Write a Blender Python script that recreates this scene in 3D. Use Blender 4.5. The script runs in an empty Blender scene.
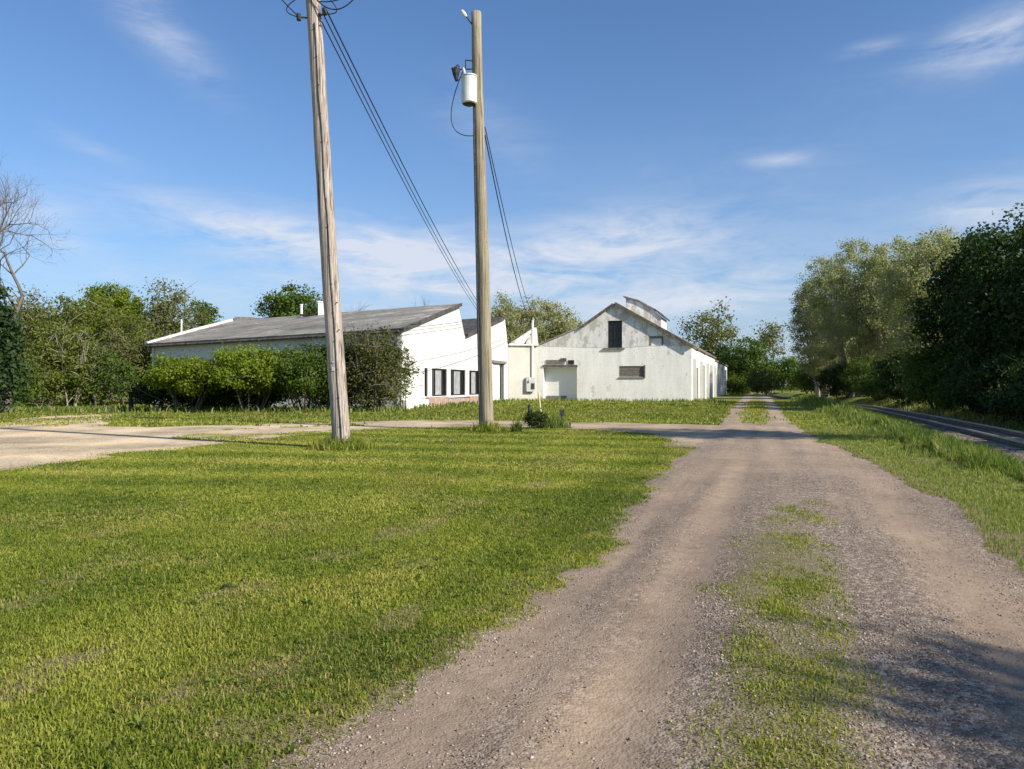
import bpy, bmesh, math, random
import numpy as np
from mathutils import Vector, Matrix, Quaternion
from mathutils.geometry import tessellate_polygon

S = bpy.context.scene
COL = S.collection
F, CAMH, HY, CX = 745.0, 1.4, 385.0, 512.0
rad = math.radians
R0 = random.Random(7)
G = np.random.default_rng(11)

def ground_pt(px, py):
    y = F * CAMH / (py - HY)
    return ((px - CX) / F * y, y)
def at(px, y): return (px - CX) / F * y
def zat(py, y): return CAMH + (HY - py) / F * y

# ------------------------------------------------------------------ noise
def vnoise(x, y, seed=0):
    x = np.asarray(x, float); y = np.asarray(y, float)
    xi = np.floor(x).astype(np.int64); yi = np.floor(y).astype(np.int64)
    fx = x - xi; fy = y - yi
    fx = fx * fx * (3 - 2 * fx); fy = fy * fy * (3 - 2 * fy)
    def h(a, b):
        n = (a * 374761393 + b * 668265263 + seed * 974711) & 0x7fffffff
        n = ((n ^ (n >> 13)) * 1274126177) & 0x7fffffff
        n = n ^ (n >> 16)
        return (n & 0xffff) / 65535.0
    a = h(xi, yi); b = h(xi + 1, yi); c = h(xi, yi + 1); d = h(xi + 1, yi + 1)
    return (a * (1 - fx) + b * fx) * (1 - fy) + (c * (1 - fx) + d * fx) * fy
def fbm(x, y, seed=0, o=4):
    t = 0; a = .5; n = 0
    for i in range(o):
        t = t + a * vnoise(np.asarray(x) * 2 ** i, np.asarray(y) * 2 ** i, seed + i * 17); n += a; a *= .5
    return t / n
def sstep(a, b, x):
    t = np.clip((np.asarray(x, float) - a) / (b - a), 0, 1)
    return t * t * (3 - 2 * t)

# ------------------------------------------------------------------ object helpers
def tag(o, label=None, cat=None, group=None, kind=None):
    if label: o['label'] = label
    if cat: o['category'] = cat
    if group: o['group'] = group
    if kind: o['kind'] = kind
    return o
def thing(name, label, cat, loc=(0, 0, 0), rz=0, group=None):
    o = bpy.data.objects.new(name, None); COL.objects.link(o)
    o.location = loc; o.rotation_euler = (0, 0, rz); o.empty_display_size = .3
    return tag(o, label, cat, group)
def link(name, me, mats, parent=None, smooth=False):
    o = bpy.data.objects.new(name, me); COL.objects.link(o)
    for m in (mats if isinstance(mats, (list, tuple)) else [mats]): me.materials.append(m)
    if smooth: me.polygons.foreach_set('use_smooth', [True] * len(me.polygons))
    if parent: o.parent = parent
    return o

class MB:
    def __init__(s): s.v = []; s.f = []; s.m = []
    def add(s, vs, fs, mi=0):
        b = len(s.v); s.v += [tuple(p) for p in vs]
        for f in fs: s.f.append(tuple(i + b for i in f)); s.m.append(mi)
    def box(s, c, size, M=None, mi=0):
        hx, hy, hz = size[0] / 2, size[1] / 2, size[2] / 2
        vs = [Vector((sx * hx, sy * hy, sz * hz)) for sx in (-1, 1) for sy in (-1, 1) for sz in (-1, 1)]
        if M is not None: vs = [M @ v for v in vs]
        vs = [v + Vector(c) for v in vs]
        s.add(vs, [(0, 1, 3, 2), (4, 6, 7, 5), (0, 4, 5, 1), (2, 3, 7, 6), (0, 2, 6, 4), (1, 5, 7, 3)], mi)
    def tube(s, pts, radii, n=6, mi=0, cap=True):
        pts = [Vector(p) for p in pts]
        if not isinstance(radii, (list, tuple)): radii = [radii] * len(pts)
        rings = []; b = len(s.v)
        ref = Vector((0, 0, 1))
        d0 = (pts[1] - pts[0]).normalized()
        if abs(d0.dot(ref)) > .9: ref = Vector((1, 0, 0))
        u = d0.cross(ref).normalized()
        for i, p in enumerate(pts):
            d = (pts[min(i + 1, len(pts) - 1)] - pts[max(i - 1, 0)]).normalized()
            u = (u - d * u.dot(d)).normalized(); w = d.cross(u)
            for k in range(n):
                a = 2 * math.pi * k / n
                s.v.append(tuple(p + (u * math.cos(a) + w * math.sin(a)) * radii[i]))
        for i in range(len(pts) - 1):
            for k in range(n):
                a = b + i * n + k; c = b + i * n + (k + 1) % n
                s.f.append((a, c, c + n, a + n)); s.m.append(mi)
        if cap:
            s.f.append(tuple(b + k for k in reversed(range(n)))); s.m.append(mi)
            e = b + (len(pts) - 1) * n
            s.f.append(tuple(e + k for k in range(n))); s.m.append(mi)
    def build(s, name, mats, parent=None, smooth=False, off=(0, 0, 0)):
        me = bpy.data.meshes.new(name)
        ox, oy, oz = off
        me.from_pydata([(x - ox, y - oy, z - oz) for x, y, z in s.v], [], s.f)
        me.polygons.foreach_set('material_index', s.m)
        me.update()
        return link(name, me, mats, parent, smooth)

def np_mesh(name, verts, loops, sizes, attrs=None):
    me = bpy.data.meshes.new(name)
    nv = len(verts); nl = len(loops); nf = len(sizes)
    me.vertices.add(nv); me.vertices.foreach_set('co', np.asarray(verts, np.float32).ravel())
    me.loops.add(nl); me.loops.foreach_set('vertex_index', np.asarray(loops, np.int32))
    me.polygons.add(nf)
    st = np.concatenate([[0], np.cumsum(sizes)[:-1]]).astype(np.int32)
    me.polygons.foreach_set('loop_start', st)
    try: me.polygons.foreach_set('loop_total', np.asarray(sizes, np.int32))
    except Exception: pass
    for k, (dom, val) in (attrs or {}).items():
        at_ = me.attributes.new(k, 'FLOAT', dom); at_.data.foreach_set('value', np.asarray(val, np.float32))
    me.update(calc_edges=True); me.validate()
    return me

def slab(loops, P, n, th):
    """polygon with holes in 2D -> solid slab. loops: outer + holes of (s,z); P(s,z)->Vector; n outward; th thickness"""
    mb = MB(); n = Vector(n)
    pts = [p for l in loops for p in l]
    tris = tessellate_polygon([[Vector((p[0], p[1], 0)) for p in l] for l in loops])
    front = [P(*p) for p in pts]; back = [v - n * th for v in front]
    nf = len(front)
    ft = []
    for t in tris:
        a, b, c = (front[i] for i in t)
        if (b - a).cross(c - a).dot(n) < 0: t = (t[0], t[2], t[1])
        ft.append(tuple(t))
    mb.add(front + back, ft + [tuple(i + nf for i in reversed(t)) for t in ft])
    k = 0
    for l in loops:
        m = len(l)
        for i in range(m):
            a, b = k + i, k + (i + 1) % m
            mb.f.append((a, b, b + nf, a + nf)); mb.m.append(0)
        k += m
    return mb
def rect(s0, s1, z0, z1): return [(s0, z0), (s1, z0), (s1, z1), (s0, z1)]

# ------------------------------------------------------------------ material helpers
class N:
    def __init__(s, nt): s.nt = nt
    def __call__(s, t, **kw):
        n = s.nt.nodes.new(t)
        ins = kw.pop('i', {})
        for k, v in kw.items(): setattr(n, k, v)
        for k, v in ins.items():
            if isinstance(v, bpy.types.NodeSocket): s.nt.links.new(v, n.inputs[k])
            else: n.inputs[k].default_value = v
        return n
    def math(s, op, a, b=0.0, c=None, clamp=False):
        d = {0: a, 1: b}
        if c is not None: d[2] = c
        return s('ShaderNodeMath', operation=op, use_clamp=clamp, i=d).outputs[0]
    def mix(s, f, a, b, bt='MIX'):
        return s('ShaderNodeMixRGB', blend_type=bt, i={0: f, 1: a, 2: b}).outputs[0]
    def noise(s, scale, vec=None, detail=4, rough=.55, dist=0):
        d = {'Scale': scale, 'Detail': detail, 'Roughness': rough, 'Distortion': dist}
        if vec is not None: d['Vector'] = vec
        return s('ShaderNodeTexNoise', i=d).outputs[0]
    def ramp(s, f, stops):
        r = s('ShaderNodeValToRGB', i={0: f}); e = r.color_ramp.elements
        while len(e) < len(stops): e.new(.5)
        for q, (p, c) in zip(e, stops):
            q.position = p; q.color = (c, c, c, 1) if isinstance(c, (int, float)) else (*c[:3], 1)
        return r.outputs[0]
    def obj(s, scale=(1, 1, 1)):
        tc = s('ShaderNodeTexCoord').outputs['Object']
        return s('ShaderNodeMapping', i={0: tc, 3: scale}).outputs[0]
    def pos(s, scale=(1, 1, 1)):
        tc = s('ShaderNodeNewGeometry').outputs['Position']
        return s('ShaderNodeMapping', i={0: tc, 3: scale}).outputs[0]
    def attr(s, n): return s('ShaderNodeAttribute', attribute_name=n).outputs['Fac']
def mat(name):
    m = bpy.data.materials.new(name); m.use_nodes = True; nt = m.node_tree
    n = N(nt); b = nt.nodes['Principled BSDF']; b.inputs['Roughness'].default_value = .9
    b.inputs['Specular IOR Level'].default_value = .2
    return m, n, b
def L(n, a, b): n.nt.links.new(a, b)
def bump(n, b, h, strength=.5, dist=.02):
    bp = n('ShaderNodeBump', i={'Strength': strength, 'Distance': dist, 'Height': h})
    L(n, bp.outputs[0], b.inputs['Normal'])
def c4(r, g, b): return (r, g, b, 1)

def plain(name, c, rough=.8, var=.25, scale=6, metal=0, spec=.2):
    m, n, b = mat(name)
    f = n.noise(scale, n.obj())
    k = n.ramp(f, [(.3, tuple(x * (1 - var) for x in c)), (.7, tuple(min(1, x * (1 + var)) for x in c))])
    L(n, k, b.inputs['Base Color']); b.inputs['Roughness'].default_value = rough
    b.inputs['Metallic'].default_value = metal; b.inputs['Specular IOR Level'].default_value = spec
    return m

def leaf_mat(name, cols, trans=.35, big=.25):
    m, n, b = mat(name)
    rnd = n('ShaderNodeNewGeometry').outputs['Random Per Island']
    f2 = n.noise(big, n.pos(), 3)
    f = n.math('ADD', n.math('MULTIPLY', rnd, .65), n.math('MULTIPLY', n.math('SUBTRACT', f2, .32), .9), clamp=True)
    k = len(cols)
    col = n.ramp(f, [(i / (k - 1), c) for i, c in enumerate(cols)])
    L(n, col, b.inputs['Base Color']); b.inputs['Roughness'].default_value = .6
    tr = n('ShaderNodeBsdfTranslucent', i={0: n.mix(1, col, c4(1.25, 1.3, .6), 'MULTIPLY')})
    mx = n('ShaderNodeMixShader', i={0: trans, 1: b.outputs[0], 2: tr.outputs[0]})
    L(n, mx.outputs[0], n.nt.nodes['Material Output'].inputs[0])
    return m

def grass_mat(name, cols, dry, trans=.4):
    m, n, b = mat(name)
    t = n.attr('tint'); d = n.attr('dry')
    k = len(cols)
    col = n.ramp(t, [(i / (k - 1), c) for i, c in enumerate(cols)])
    col = n.mix(d, col, c4(*dry))
    L(n, col, b.inputs['Base Color']); b.inputs['Roughness'].default_value = .55
    tr = n('ShaderNodeBsdfTranslucent', i={0: n.mix(1, col, c4(1.2, 1.25, .6), 'MULTIPLY')})
    mx = n('ShaderNodeMixShader', i={0: trans, 1: b.outputs[0], 2: tr.outputs[0]})
    L(n, mx.outputs[0], n.nt.nodes['Material Output'].inputs[0])
    return m

M = {}
# ground (soil and thatch under the blades; carries the turf colour far away)
m, n, b = mat('turf')
p = n.pos()
f1 = n.noise(.22, p, 5, .6); f2 = n.noise(2.3, n.pos((1, .6, 1)), 5, .65); f3 = n.noise(38, p, 4, .7)
gcol = n.ramp(n.math('ADD', n.math('MULTIPLY', f1, .55), n.math('MULTIPLY', f2, .45)),
              [(.3, (.14, .165, .022)), (.47, (.21, .235, .03)), (.6, (.25, .265, .042)), (.75, (.31, .29, .075))])
gcol = n.mix(n.ramp(f3, [(.35, .75), (.65, 0)]), gcol, c4(.085, .105, .02))
soil = n.ramp(n.noise(25, p, 6, .7), [(.3, (.17, .125, .08)), (.55, (.29, .22, .15)), (.75, (.40, .32, .23))])
gcol = n.mix(n.attr('soil'), gcol, n.mix(.15, soil, c4(.3, .25, .08)))
L(n, gcol, b.inputs['Base Color'])
bump(n, b, n.math('ADD', f3, n.noise(120, p, 3)), .8, .03)
M['turf'] = m

def gravel_mat(name, use_attr, tone=(1, 1, 1)):
    m, n, b = mat(name)
    p = n.pos()
    vo = n('ShaderNodeTexVoronoi', feature='F1', i={'Vector': p, 'Scale': 75.0, 'Randomness': 1.0})
    vb = n('ShaderNodeTexVoronoi', feature='F1', i={'Vector': p, 'Scale': 32.0, 'Randomness': 1.0})
    st = n('ShaderNodeSeparateColor', i={0: vo.outputs['Color']}).outputs[0]
    sb = n('ShaderNodeSeparateColor', i={0: vb.outputs['Color']}).outputs[1]
    big = n.noise(.45, p, 5, .6); mid = n.noise(3.2, p, 5, .7)
    stone = n.ramp(st, [(.0, (.12, .09, .068)), (.35, (.205, .158, .12)), (.7, (.29, .23, .178)), (1, (.47, .4, .33))])
    stone = n.mix(n.math('MULTIPLY', n.math('GREATER_THAN', sb, .8), .55), stone, c4(.52, .45, .37))
    dust = n.ramp(n.noise(9, p, 6, .7), [(.3, (.33, .25, .175)), (.7, (.46, .355, .255))])
    if use_attr:
        rut = n.attr('rut')
    else:
        rut = n.ramp(big, [(.35, .2), (.65, .8)])
    if use_attr:
        uv0 = n('ShaderNodeUVMap', uv_map='UVMap').outputs[0]
        lon = n.noise(1.0, n('ShaderNodeMapping', i={0: uv0, 3: (3.2, .16, 1)}).outputs[0], 6, .62, .3)
        rut = n.math('ADD', rut, n.math('MULTIPLY', n.math('SUBTRACT', lon, .5), 2.2), clamp=True)
    fac = n.math('ADD', n.math('MULTIPLY', rut, .95), n.math('MULTIPLY', n.math('SUBTRACT', mid, .5), .9), clamp=True)
    col = n.mix(fac, stone, dust)
    col = n.mix(n.ramp(mid, [(.5, 0), (.72, .5)]), col, c4(.155, .118, .09))
    col = n.mix(1, col, n.ramp(big, [(.3, (.72, .7, .7)), (.7, (1.1, 1.06, 1.02))] if use_attr else [(.32, (.62, .6, .57)), (.62, (1.1, 1.06, 1.02))]), 'MULTIPLY')
    if use_attr:
        s = n.attr('strip')
        sc = n.ramp(n.noise(14, p, 6, .7), [(.3, (.14, .135, .045)), (.5, (.2, .175, .08)), (.72, (.31, .245, .165))])
        col = n.mix(s, col, sc)
        uv = n('ShaderNodeUVMap', uv_map='UVMap').outputs[0]
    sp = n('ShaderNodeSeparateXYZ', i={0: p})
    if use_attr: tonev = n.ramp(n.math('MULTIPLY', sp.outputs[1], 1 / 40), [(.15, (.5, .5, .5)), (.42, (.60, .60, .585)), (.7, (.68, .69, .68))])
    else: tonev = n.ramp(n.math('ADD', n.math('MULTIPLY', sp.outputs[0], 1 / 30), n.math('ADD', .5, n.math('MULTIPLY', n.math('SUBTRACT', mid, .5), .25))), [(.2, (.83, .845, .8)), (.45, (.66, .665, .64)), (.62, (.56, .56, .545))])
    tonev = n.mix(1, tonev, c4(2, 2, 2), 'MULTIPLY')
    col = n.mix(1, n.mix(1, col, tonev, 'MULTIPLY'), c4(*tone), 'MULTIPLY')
    L(n, col, b.inputs['Base Color'])
    h = n.math('SUBTRACT', n.math('MULTIPLY', n.math('SUBTRACT', 1, vo.outputs[0]), 1.0), n.math('MULTIPLY', vb.outputs[0], .8))
    h = n.math('MULTIPLY', h, n.math('SUBTRACT', 1.1, n.math('MULTIPLY', fac, .75)))
    if use_attr:
        tr = n.attr('tread')
        wv = n('ShaderNodeTexWave', wave_type='BANDS', bands_direction='X', i={'Vector': n('ShaderNodeMapping', i={0: uv, 2: (0, 0, .22), 3: (1, 1, 1)}).outputs[0], 'Scale': 9.0, 'Distortion': 1.5}).outputs[1]
        h = n.math('ADD', h, n.math('MULTIPLY', n.math('MULTIPLY', wv, tr), .08))
    bump(n, b, h, .5, .014)
    return m
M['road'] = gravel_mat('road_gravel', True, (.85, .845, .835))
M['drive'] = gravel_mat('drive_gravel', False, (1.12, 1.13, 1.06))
M['stone'] = None
m, n, b = mat('loose_stone')
rnd = n('ShaderNodeNewGeometry').outputs['Random Per Island']
L(n, n.ramp(rnd, [(0, (.16, .12, .09)), (.4, (.26, .2, .155)), (.8, (.36, .29, .23)), (1, (.5, .44, .37))]), b.inputs['Base Color'])
M['stone'] = m
m, n, b = mat('ballast_rock')
vo = n('ShaderNodeTexVoronoi', i={'Vector': n.pos(), 'Scale': 16.0})
st = n('ShaderNodeSeparateColor', i={0: vo.outputs['Color']}).outputs[0]
L(n, n.ramp(st, [(0, (.13, .095, .065)), (.5, (.25, .20, .145)), (1, (.40, .34, .26))]), b.inputs['Base Color'])
bump(n, b, n.math('SUBTRACT', 1, vo.outputs[0]), 1, .06)
M['ballast'] = m

# white painted masonry / siding
def wall_mat(name, base, stain, amount, peel=0, peelcol=(.3, .27, .24), seams=None, courses=False):
    m, n, b = mat(name)
    o = n.obj()
    streak = n.noise(1.0, n.obj((2.2, 2.2, .25)), 6, .65)
    blot = n.noise(.55, o, 6, .62)
    f = n.ramp(n.math('ADD', n.math('MULTIPLY', streak, .6), n.math('MULTIPLY', blot, .4)), [(.42, 0), (.68, amount)])
    col = n.mix(f, c4(*base), c4(*stain))
    fine = n.noise(7, o, 5, .7)
    col = n.mix(n.ramp(fine, [(.5, 0), (.75, .25)]), col, c4(*[x * .7 for x in stain]))
    if peel:
        pk = n.ramp(n.noise(1.6, n.obj((1, 1, .6)), 8, .72), [(.62 - peel * .3, 0), (.66 - peel * .3, 1)])
        col = n.mix(n.math('MULTIPLY', pk, .75), col, n.mix(fine, c4(*peelcol), c4(*[x * 1.5 for x in peelcol])))
    h = fine
    if courses:
        br = n('ShaderNodeTexBrick', i={'Vector': n('ShaderNodeMapping', i={0: n('ShaderNodeTexCoord').outputs['UV']}).outputs[0], 'Scale': 1.0, 'Mortar Size': .012,
               'Brick Width': .4, 'Row Height': .2, 'Color1': c4(1, 1, 1), 'Color2': c4(.9, .9, .9), 'Mortar': c4(.0, .0, .0)})
        h = n.math('ADD', n.math('MULTIPLY', br.outputs[0], .35), n.math('MULTIPLY', fine, .5))
        col = n.mix(n.math('MULTIPLY', br.outputs[1], .1), col, c4(*[x * .6 for x in stain]))
    if seams:
        uv = n('ShaderNodeTexCoord').outputs['UV']
        sx = n('ShaderNodeSeparateXYZ', i={0: uv}).outputs[0]
        fr = n.math('ABSOLUTE', n.math('SUBTRACT', n.math('FRACT', n.math('MULTIPLY', sx, 1 / seams)), .5))
        ln = n.ramp(fr, [(0, 1), (.05, 0)])
        col = n.mix(n.math('MULTIPLY', ln, .6), col, c4(*[x * .6 for x in stain]))
        h = n.math('SUBTRACT', h, ln)
    L(n, col, b.inputs['Base Color']); b.inputs['Roughness'].default_value = .75
    bump(n, b, h, .4, .012)
    return m
M['siding'] = wall_mat('white_siding', (.70, .69, .655), (.42, .395, .34), .55, seams=.9)
M['link'] = wall_mat('link_block', (.58, .555, .50), (.4, .36, .3), .6, peel=.1, peelcol=(.4, .37, .32), courses=True)
M['block'] = wall_mat('painted_block', (.90, .875, .815), (.5, .42, .36), .4, peel=.12, peelcol=(.42, .4, .36), courses=True)
M['gable'] = wall_mat('peeling_gable', (.80, .78, .73), (.42, .38, .32), .8, peel=.42, peelcol=(.34, .3, .26))
M['trimwhite'] = wall_mat('white_trim', (.78, .77, .73), (.5, .47, .4), .4)
M['doorwhite'] = wall_mat('white_door', (.78, .78, .76), (.6, .58, .55), .3)
# roof
m, n, b = mat('weathered_roof')
f1 = n.noise(.3, n.obj((1, 2.2, 1)), 6, .65); f2 = n.noise(3, n.obj(), 5, .7)
col = n.ramp(n.math('ADD', n.math('MULTIPLY', f1, .65), n.math('MULTIPLY', f2, .35)), [(.36, (.12, .11, .09)), (.45, (.2, .185, .155)), (.54, (.275, .255, .215)), (.64, (.52, .485, .42))])
rust = n.ramp(n.noise(.8, n.obj((3, .6, 1)), 6, .7), [(.58, 0), (.7, .5)])
L(n, n.mix(rust, col, c4(.16, .105, .07)), b.inputs['Base Color']); bump(n, b, f2, .5, .03); M['roof'] = m
M['darkroof'] = plain('dark_roofing', (.075, .07, .066), .9, .5, 2.5)
M['rust'] = plain('rusty_steel', (.12, .10, .085), .85, .6, 5)
M['brick'] = None
m, n, b = mat('red_brick')
br = n('ShaderNodeTexBrick', i={'Vector': n('ShaderNodeTexCoord').outputs['UV'], 'Scale': 1.0, 'Mortar Size': .014, 'Brick Width': .23, 'Row Height': .078,
      'Color1': c4(.34, .15, .105), 'Color2': c4(.24, .11, .08), 'Mortar': c4(.42, .38, .34)})
L(n, n.mix(n.ramp(n.noise(2.5, n.obj(), 5), [(.5, 0), (.66, .6)]), br.outputs[0], c4(.5, .42, .36)), b.inputs['Base Color']); M['brick'] = m
M['board'] = plain('grey_board', (.19, .17, .15), .9, .4, 9)
M['greypanel'] = plain('grey_pane', (.30, .31, .33), .35, .25, 3, spec=.5)
m, n, b = mat('dark_glass'); b.inputs['Base Color'].default_value = c4(.015, .017, .02); b.inputs['Roughness'].default_value = .12
b.inputs['Specular IOR Level'].default_value = .5; M['glass'] = m
M['void'] = plain('dark_timber', (.03, .027, .025), .9, .4, 4)
# pole wood
def wood(name, a, bcol, c):
    m, n, b = mat(name)
    g = n.noise(3.0, n.obj((9, 9, .35)), 8, .7); g2 = n.noise(2.2, n.obj((14, 14, .12)), 6, .6)
    col = n.ramp(g, [(.32, a), (.52, bcol), (.7, c)])
    col = n.mix(n.ramp(g2, [(.54, 0), (.61, .9)]), col, c4(*[x * .3 for x in a]))
    col = n.mix(n.ramp(n.noise(.5, n.obj(), 4), [(.45, 0), (.7, .4)]), col, c4(.2, .15, .105))
    L(n, col, b.inputs['Base Color']); bump(n, b, n.math('SUBTRACT', g, g2), .8, .03); return m
M['wood'] = wood('pole_wood_grey', (.2, .15, .12), (.45, .385, .33), (.68, .615, .555))
M['wood2'] = wood('pole_wood_tan', (.2, .165, .11), (.35, .3, .21), (.46, .41, .31))
M['tie'] = plain('sleeper_wood', (.17, .145, .12), .95, .5, 5)
M['steel'] = plain('worn_rail', (.52, .50, .47), .45, .2, 3, metal=.7)
M['railrust'] = plain('rail_rust', (.20, .14, .10), .85, .4, 6)
M['grey_enamel'] = plain('pale_enamel', (.62, .64, .62), .4, .08, 4, spec=.45)
M['iron'] = plain('dark_iron', (.04, .042, .048), .6, .4, 9)
M['cable'] = plain('black_cable', (.025, .027, .035), .6, .2, 9)
M['porcelain'] = plain('porcelain', (.5, .52, .55), .3, .1, 9, spec=.5)
M['yellow'] = plain('faded_yellow_plastic', (.62, .54, .3), .6, .15, 5)
M['meter'] = plain('meter_grey', (.42, .43, .42), .5, .2, 6)
M['bark'] = plain('bark_brown', (.12, .095, .072), .95, .45, 6)
M['barkdark'] = plain('bark_dark', (.045, .036, .028), .95, .4, 5)
M['barkpale'] = plain('bark_pale', (.34, .3, .25), .95, .35, 4)
M['barkgrey'] = plain('bark_grey', (.14, .12, .105), .95, .35, 5)

M['leaf_bright'] = leaf_mat('leaf_bright', [(.09, .135, .012), (.175, .24, .02), (.26, .31, .04)], .45)
M['leaf_willow'] = leaf_mat('leaf_willow', [(.09, .115, .02), (.15, .18, .03), (.22, .24, .055)], .45)
M['leaf_mid'] = leaf_mat('leaf_mid', [(.045, .08, .012), (.085, .14, .018), (.135, .185, .03)])
M['leaf_dark'] = leaf_mat('leaf_dark', [(.02, .04, .009), (.04, .07, .014), (.07, .108, .022)], .28)
M['leaf_olive'] = leaf_mat('leaf_olive', [(.11, .12, .035), (.17, .18, .055), (.24, .245, .085)], .42)
M['leaf_pale'] = leaf_mat('leaf_pale', [(.22, .23, .105), (.33, .335, .17), (.48, .465, .30)], .5)
M['leaf_brown'] = leaf_mat('leaf_brown', [(.07, .075, .022), (.11, .115, .032), (.15, .16, .04)])
M['leaf_evergreen'] = leaf_mat('leaf_evergreen', [(.014, .032, .011), (.028, .055, .015), (.04, .075, .02)], .15)

M['lawn'] = grass_mat('lawn_blade', [(.115, .165, .02), (.205, .25, .03), (.30, .325, .046), (.40, .39, .085)], (.44, .35, .14))
M['tallgrass'] = grass_mat('verge_blade', [(.07, .12, .02), (.125, .185, .03), (.2, .25, .05), (.3, .31, .1)], (.42, .37, .19))
M['weed'] = grass_mat('weed_leaf', [(.075, .125, .018), (.125, .185, .026), (.21, .265, .05)], (.2, .18, .06))

# ------------------------------------------------------------------ road geometry in plan
LY = np.array([-12, -6, 2.72, 3.94, 6.5, 9.07, 12.3, 15.6, 18, 21, 24.8, 45, 80, 130.])
LXs = np.array([-6.6, -4.3, -.80, -.25, .77, 1.56, 2.52, 3.55, 4.6, 5.75, 6.8, 13.2, 24.7, 41.0])
RY = np.array([-12, -6, 2.7, 5.5, 6.3, 7.8, 10, 13, 16.6, 19, 24.8, 45, 80, 130.])
RXs = np.array([-2.2, -.1, 2.7, 3.77, 4.1, 4.72, 5.5, 6.4, 7.25, 7.75, 9.35, 16.25, 27.9, 44.5])
def roadL(y): return np.interp(y, LY, LXs) + (fbm(np.asarray(y) * 1.1, np.zeros_like(y), 3) - .5) * .5 + (fbm(np.asarray(y) * 6, np.zeros_like(y), 5) - .5) * .16
def roadR(y): return np.interp(y, RY, RXs) + (fbm(np.asarray(y) * 1.1, np.ones_like(y), 9) - .5) * .45 + (fbm(np.asarray(y) * 6, np.ones_like(y), 6) - .5) * .16
def in_road(x, y): return (x > roadL(y)) & (x < roadR(y))
DR = [(-9.6, -4), (-9.2, 6), (-8.6, 9), (-8.2, 12), (-7.9, 14.3), (-7.2, 17.1), (-6.0, 21.5), (-3.3, 23.9), (-1.4, 24.6), (1.2, 24.1), (2.6, 23.1), (3.6, 21.3), (3.9, 19), (3.7, 16.6), (5.5, 16.5), (7.2, 20), (7.4, 24.5),
      (6.9, 26.2), (4.6, 27.2), (2.9, 27.8), (-1.65, 29.4), (-4, 29.1), (-7.7, 27.3), (-12, 24.8), (-14, 25.6), (-17, 31), (-18.6, 35.5), (-20.6, 35), (-20.2, 30), (-19, 27), (-22, 27.6), (-32, 31), (-45, 33), (-45, 27), (-32, 24), (-24, 20), (-20, 14), (-18, 6), (-17, -4)]
def densify(poly, step, amp, seed):
    out = []
    for i in range(len(poly)):
        a = np.array(poly[i]); c = np.array(poly[(i + 1) % len(poly)])
        k = max(1, int(np.linalg.norm(c - a) / step))
        for j in range(k):
            q = a + (c - a) * j / k
            d = (fbm(q[0] * .8, q[1] * .8, seed) - .5) * amp * 2 + (fbm(q[0] * 4, q[1] * 4, seed + 4) - .5) * amp * .8
            e = (fbm(q[0] * .8, q[1] * .8, seed + 40) - .5) * amp * 2
            out.append((float(q[0] + d), float(q[1] + e)))
    return out
DRP = densify(DR, .3, .6, 21)
def in_poly(x, y, poly):
    x = np.asarray(x); y = np.asarray(y); ins = np.zeros(x.shape, bool)
    px = np.array([p[0] for p in poly]); py = np.array([p[1] for p in poly])
    j = len(poly) - 1
    for i in range(len(poly)):
        c = ((py[i] > y) != (py[j] > y))
        with np.errstate(divide='ignore', invalid='ignore'):
            xi = (px[j] - px[i]) * (y - py[i]) / (py[j] - py[i] + 1e-12) + px[i]
        ins ^= c & (x < xi); j = i
    return ins
# track centre line
TY = np.arange(-14, 150, 1.0)
def track_x(y):
    y = np.asarray(y, float); yy = np.minimum(y, 62)
    return 6.9 + .72 + .40 * yy - .0008 * yy * yy + (y - yy) * (.40 - .0016 * 62) * .72
RAIL_DROP = .70      # the track lies in a shallow cutting behind the verge
def track_dip(x, y):
    y = np.asarray(y, float); x = np.asarray(x, float)
    d = np.abs(x - track_x(y)) * .93
    return -RAIL_DROP * (1 - sstep(2.3, 4.6, d)) * sstep(-30, -20, y) * (1 - sstep(150, 170, y))

ISL = [(-23, 25.2), (-17.6, 26.2), (-16.2, 28.5), (-17.2, 31.5), (-18.3, 33.5), (-19, 30), (-21, 27.2), (-26, 27.6)]
PATCH = [(400, 535, .45, .22), (330, 562, .3, .16), (240, 592, .25, .14), (465, 508, .5, .18), (60, 665, .36, .16), (325, 645, .28, .13), (280, 668, .3, .13), (150, 700, .25, .12), (530, 488, .5, .2), (25, 690, .2, .12), (400, 620, .3, .1)]
DIRV = np.array([.36, .93])
def soil_mask(x, y, edges=True):
    t = np.zeros_like(np.asarray(x, float))
    for px, py, a, bb in PATCH:
        cx_, cy_ = ground_pt(px, py)
        u = (x - cx_) * DIRV[0] + (y - cy_) * DIRV[1]; v = (x - cx_) * DIRV[1] - (y - cy_) * DIRV[0]
        t = np.maximum(t, np.exp(-((u / (a * 1.3)) ** 2 + (v / (bb * 1.5)) ** 2)))
    nz = fbm(np.asarray(x) * 3, np.asarray(y) * 3, 77, 5)
    base = sstep(.25, .8, t * .75 + (nz - .5) * 1.5) * .72
    e = np.asarray(x) - np.interp(y, LY, LXs)
    edge = np.exp(-(e / .38) ** 2) * 1.0 * (np.asarray(y) < 25)
    e2 = np.asarray(x) - np.interp(y, RY, RXs)
    edge = np.maximum(edge, np.exp(-(e2 / .38) ** 2) * 1.0 * (np.asarray(y) < 30))
    if not edges: edge = edge * 0
    rand = sstep(.66, .8, fbm(np.asarray(x) * 1.3, np.asarray(y) * 1.3, 5, 5)) * .6
    return np.clip(np.maximum(np.maximum(base, sstep(.3, .8, edge + (nz - .5) * .8)), rand), 0, 1)
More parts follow.
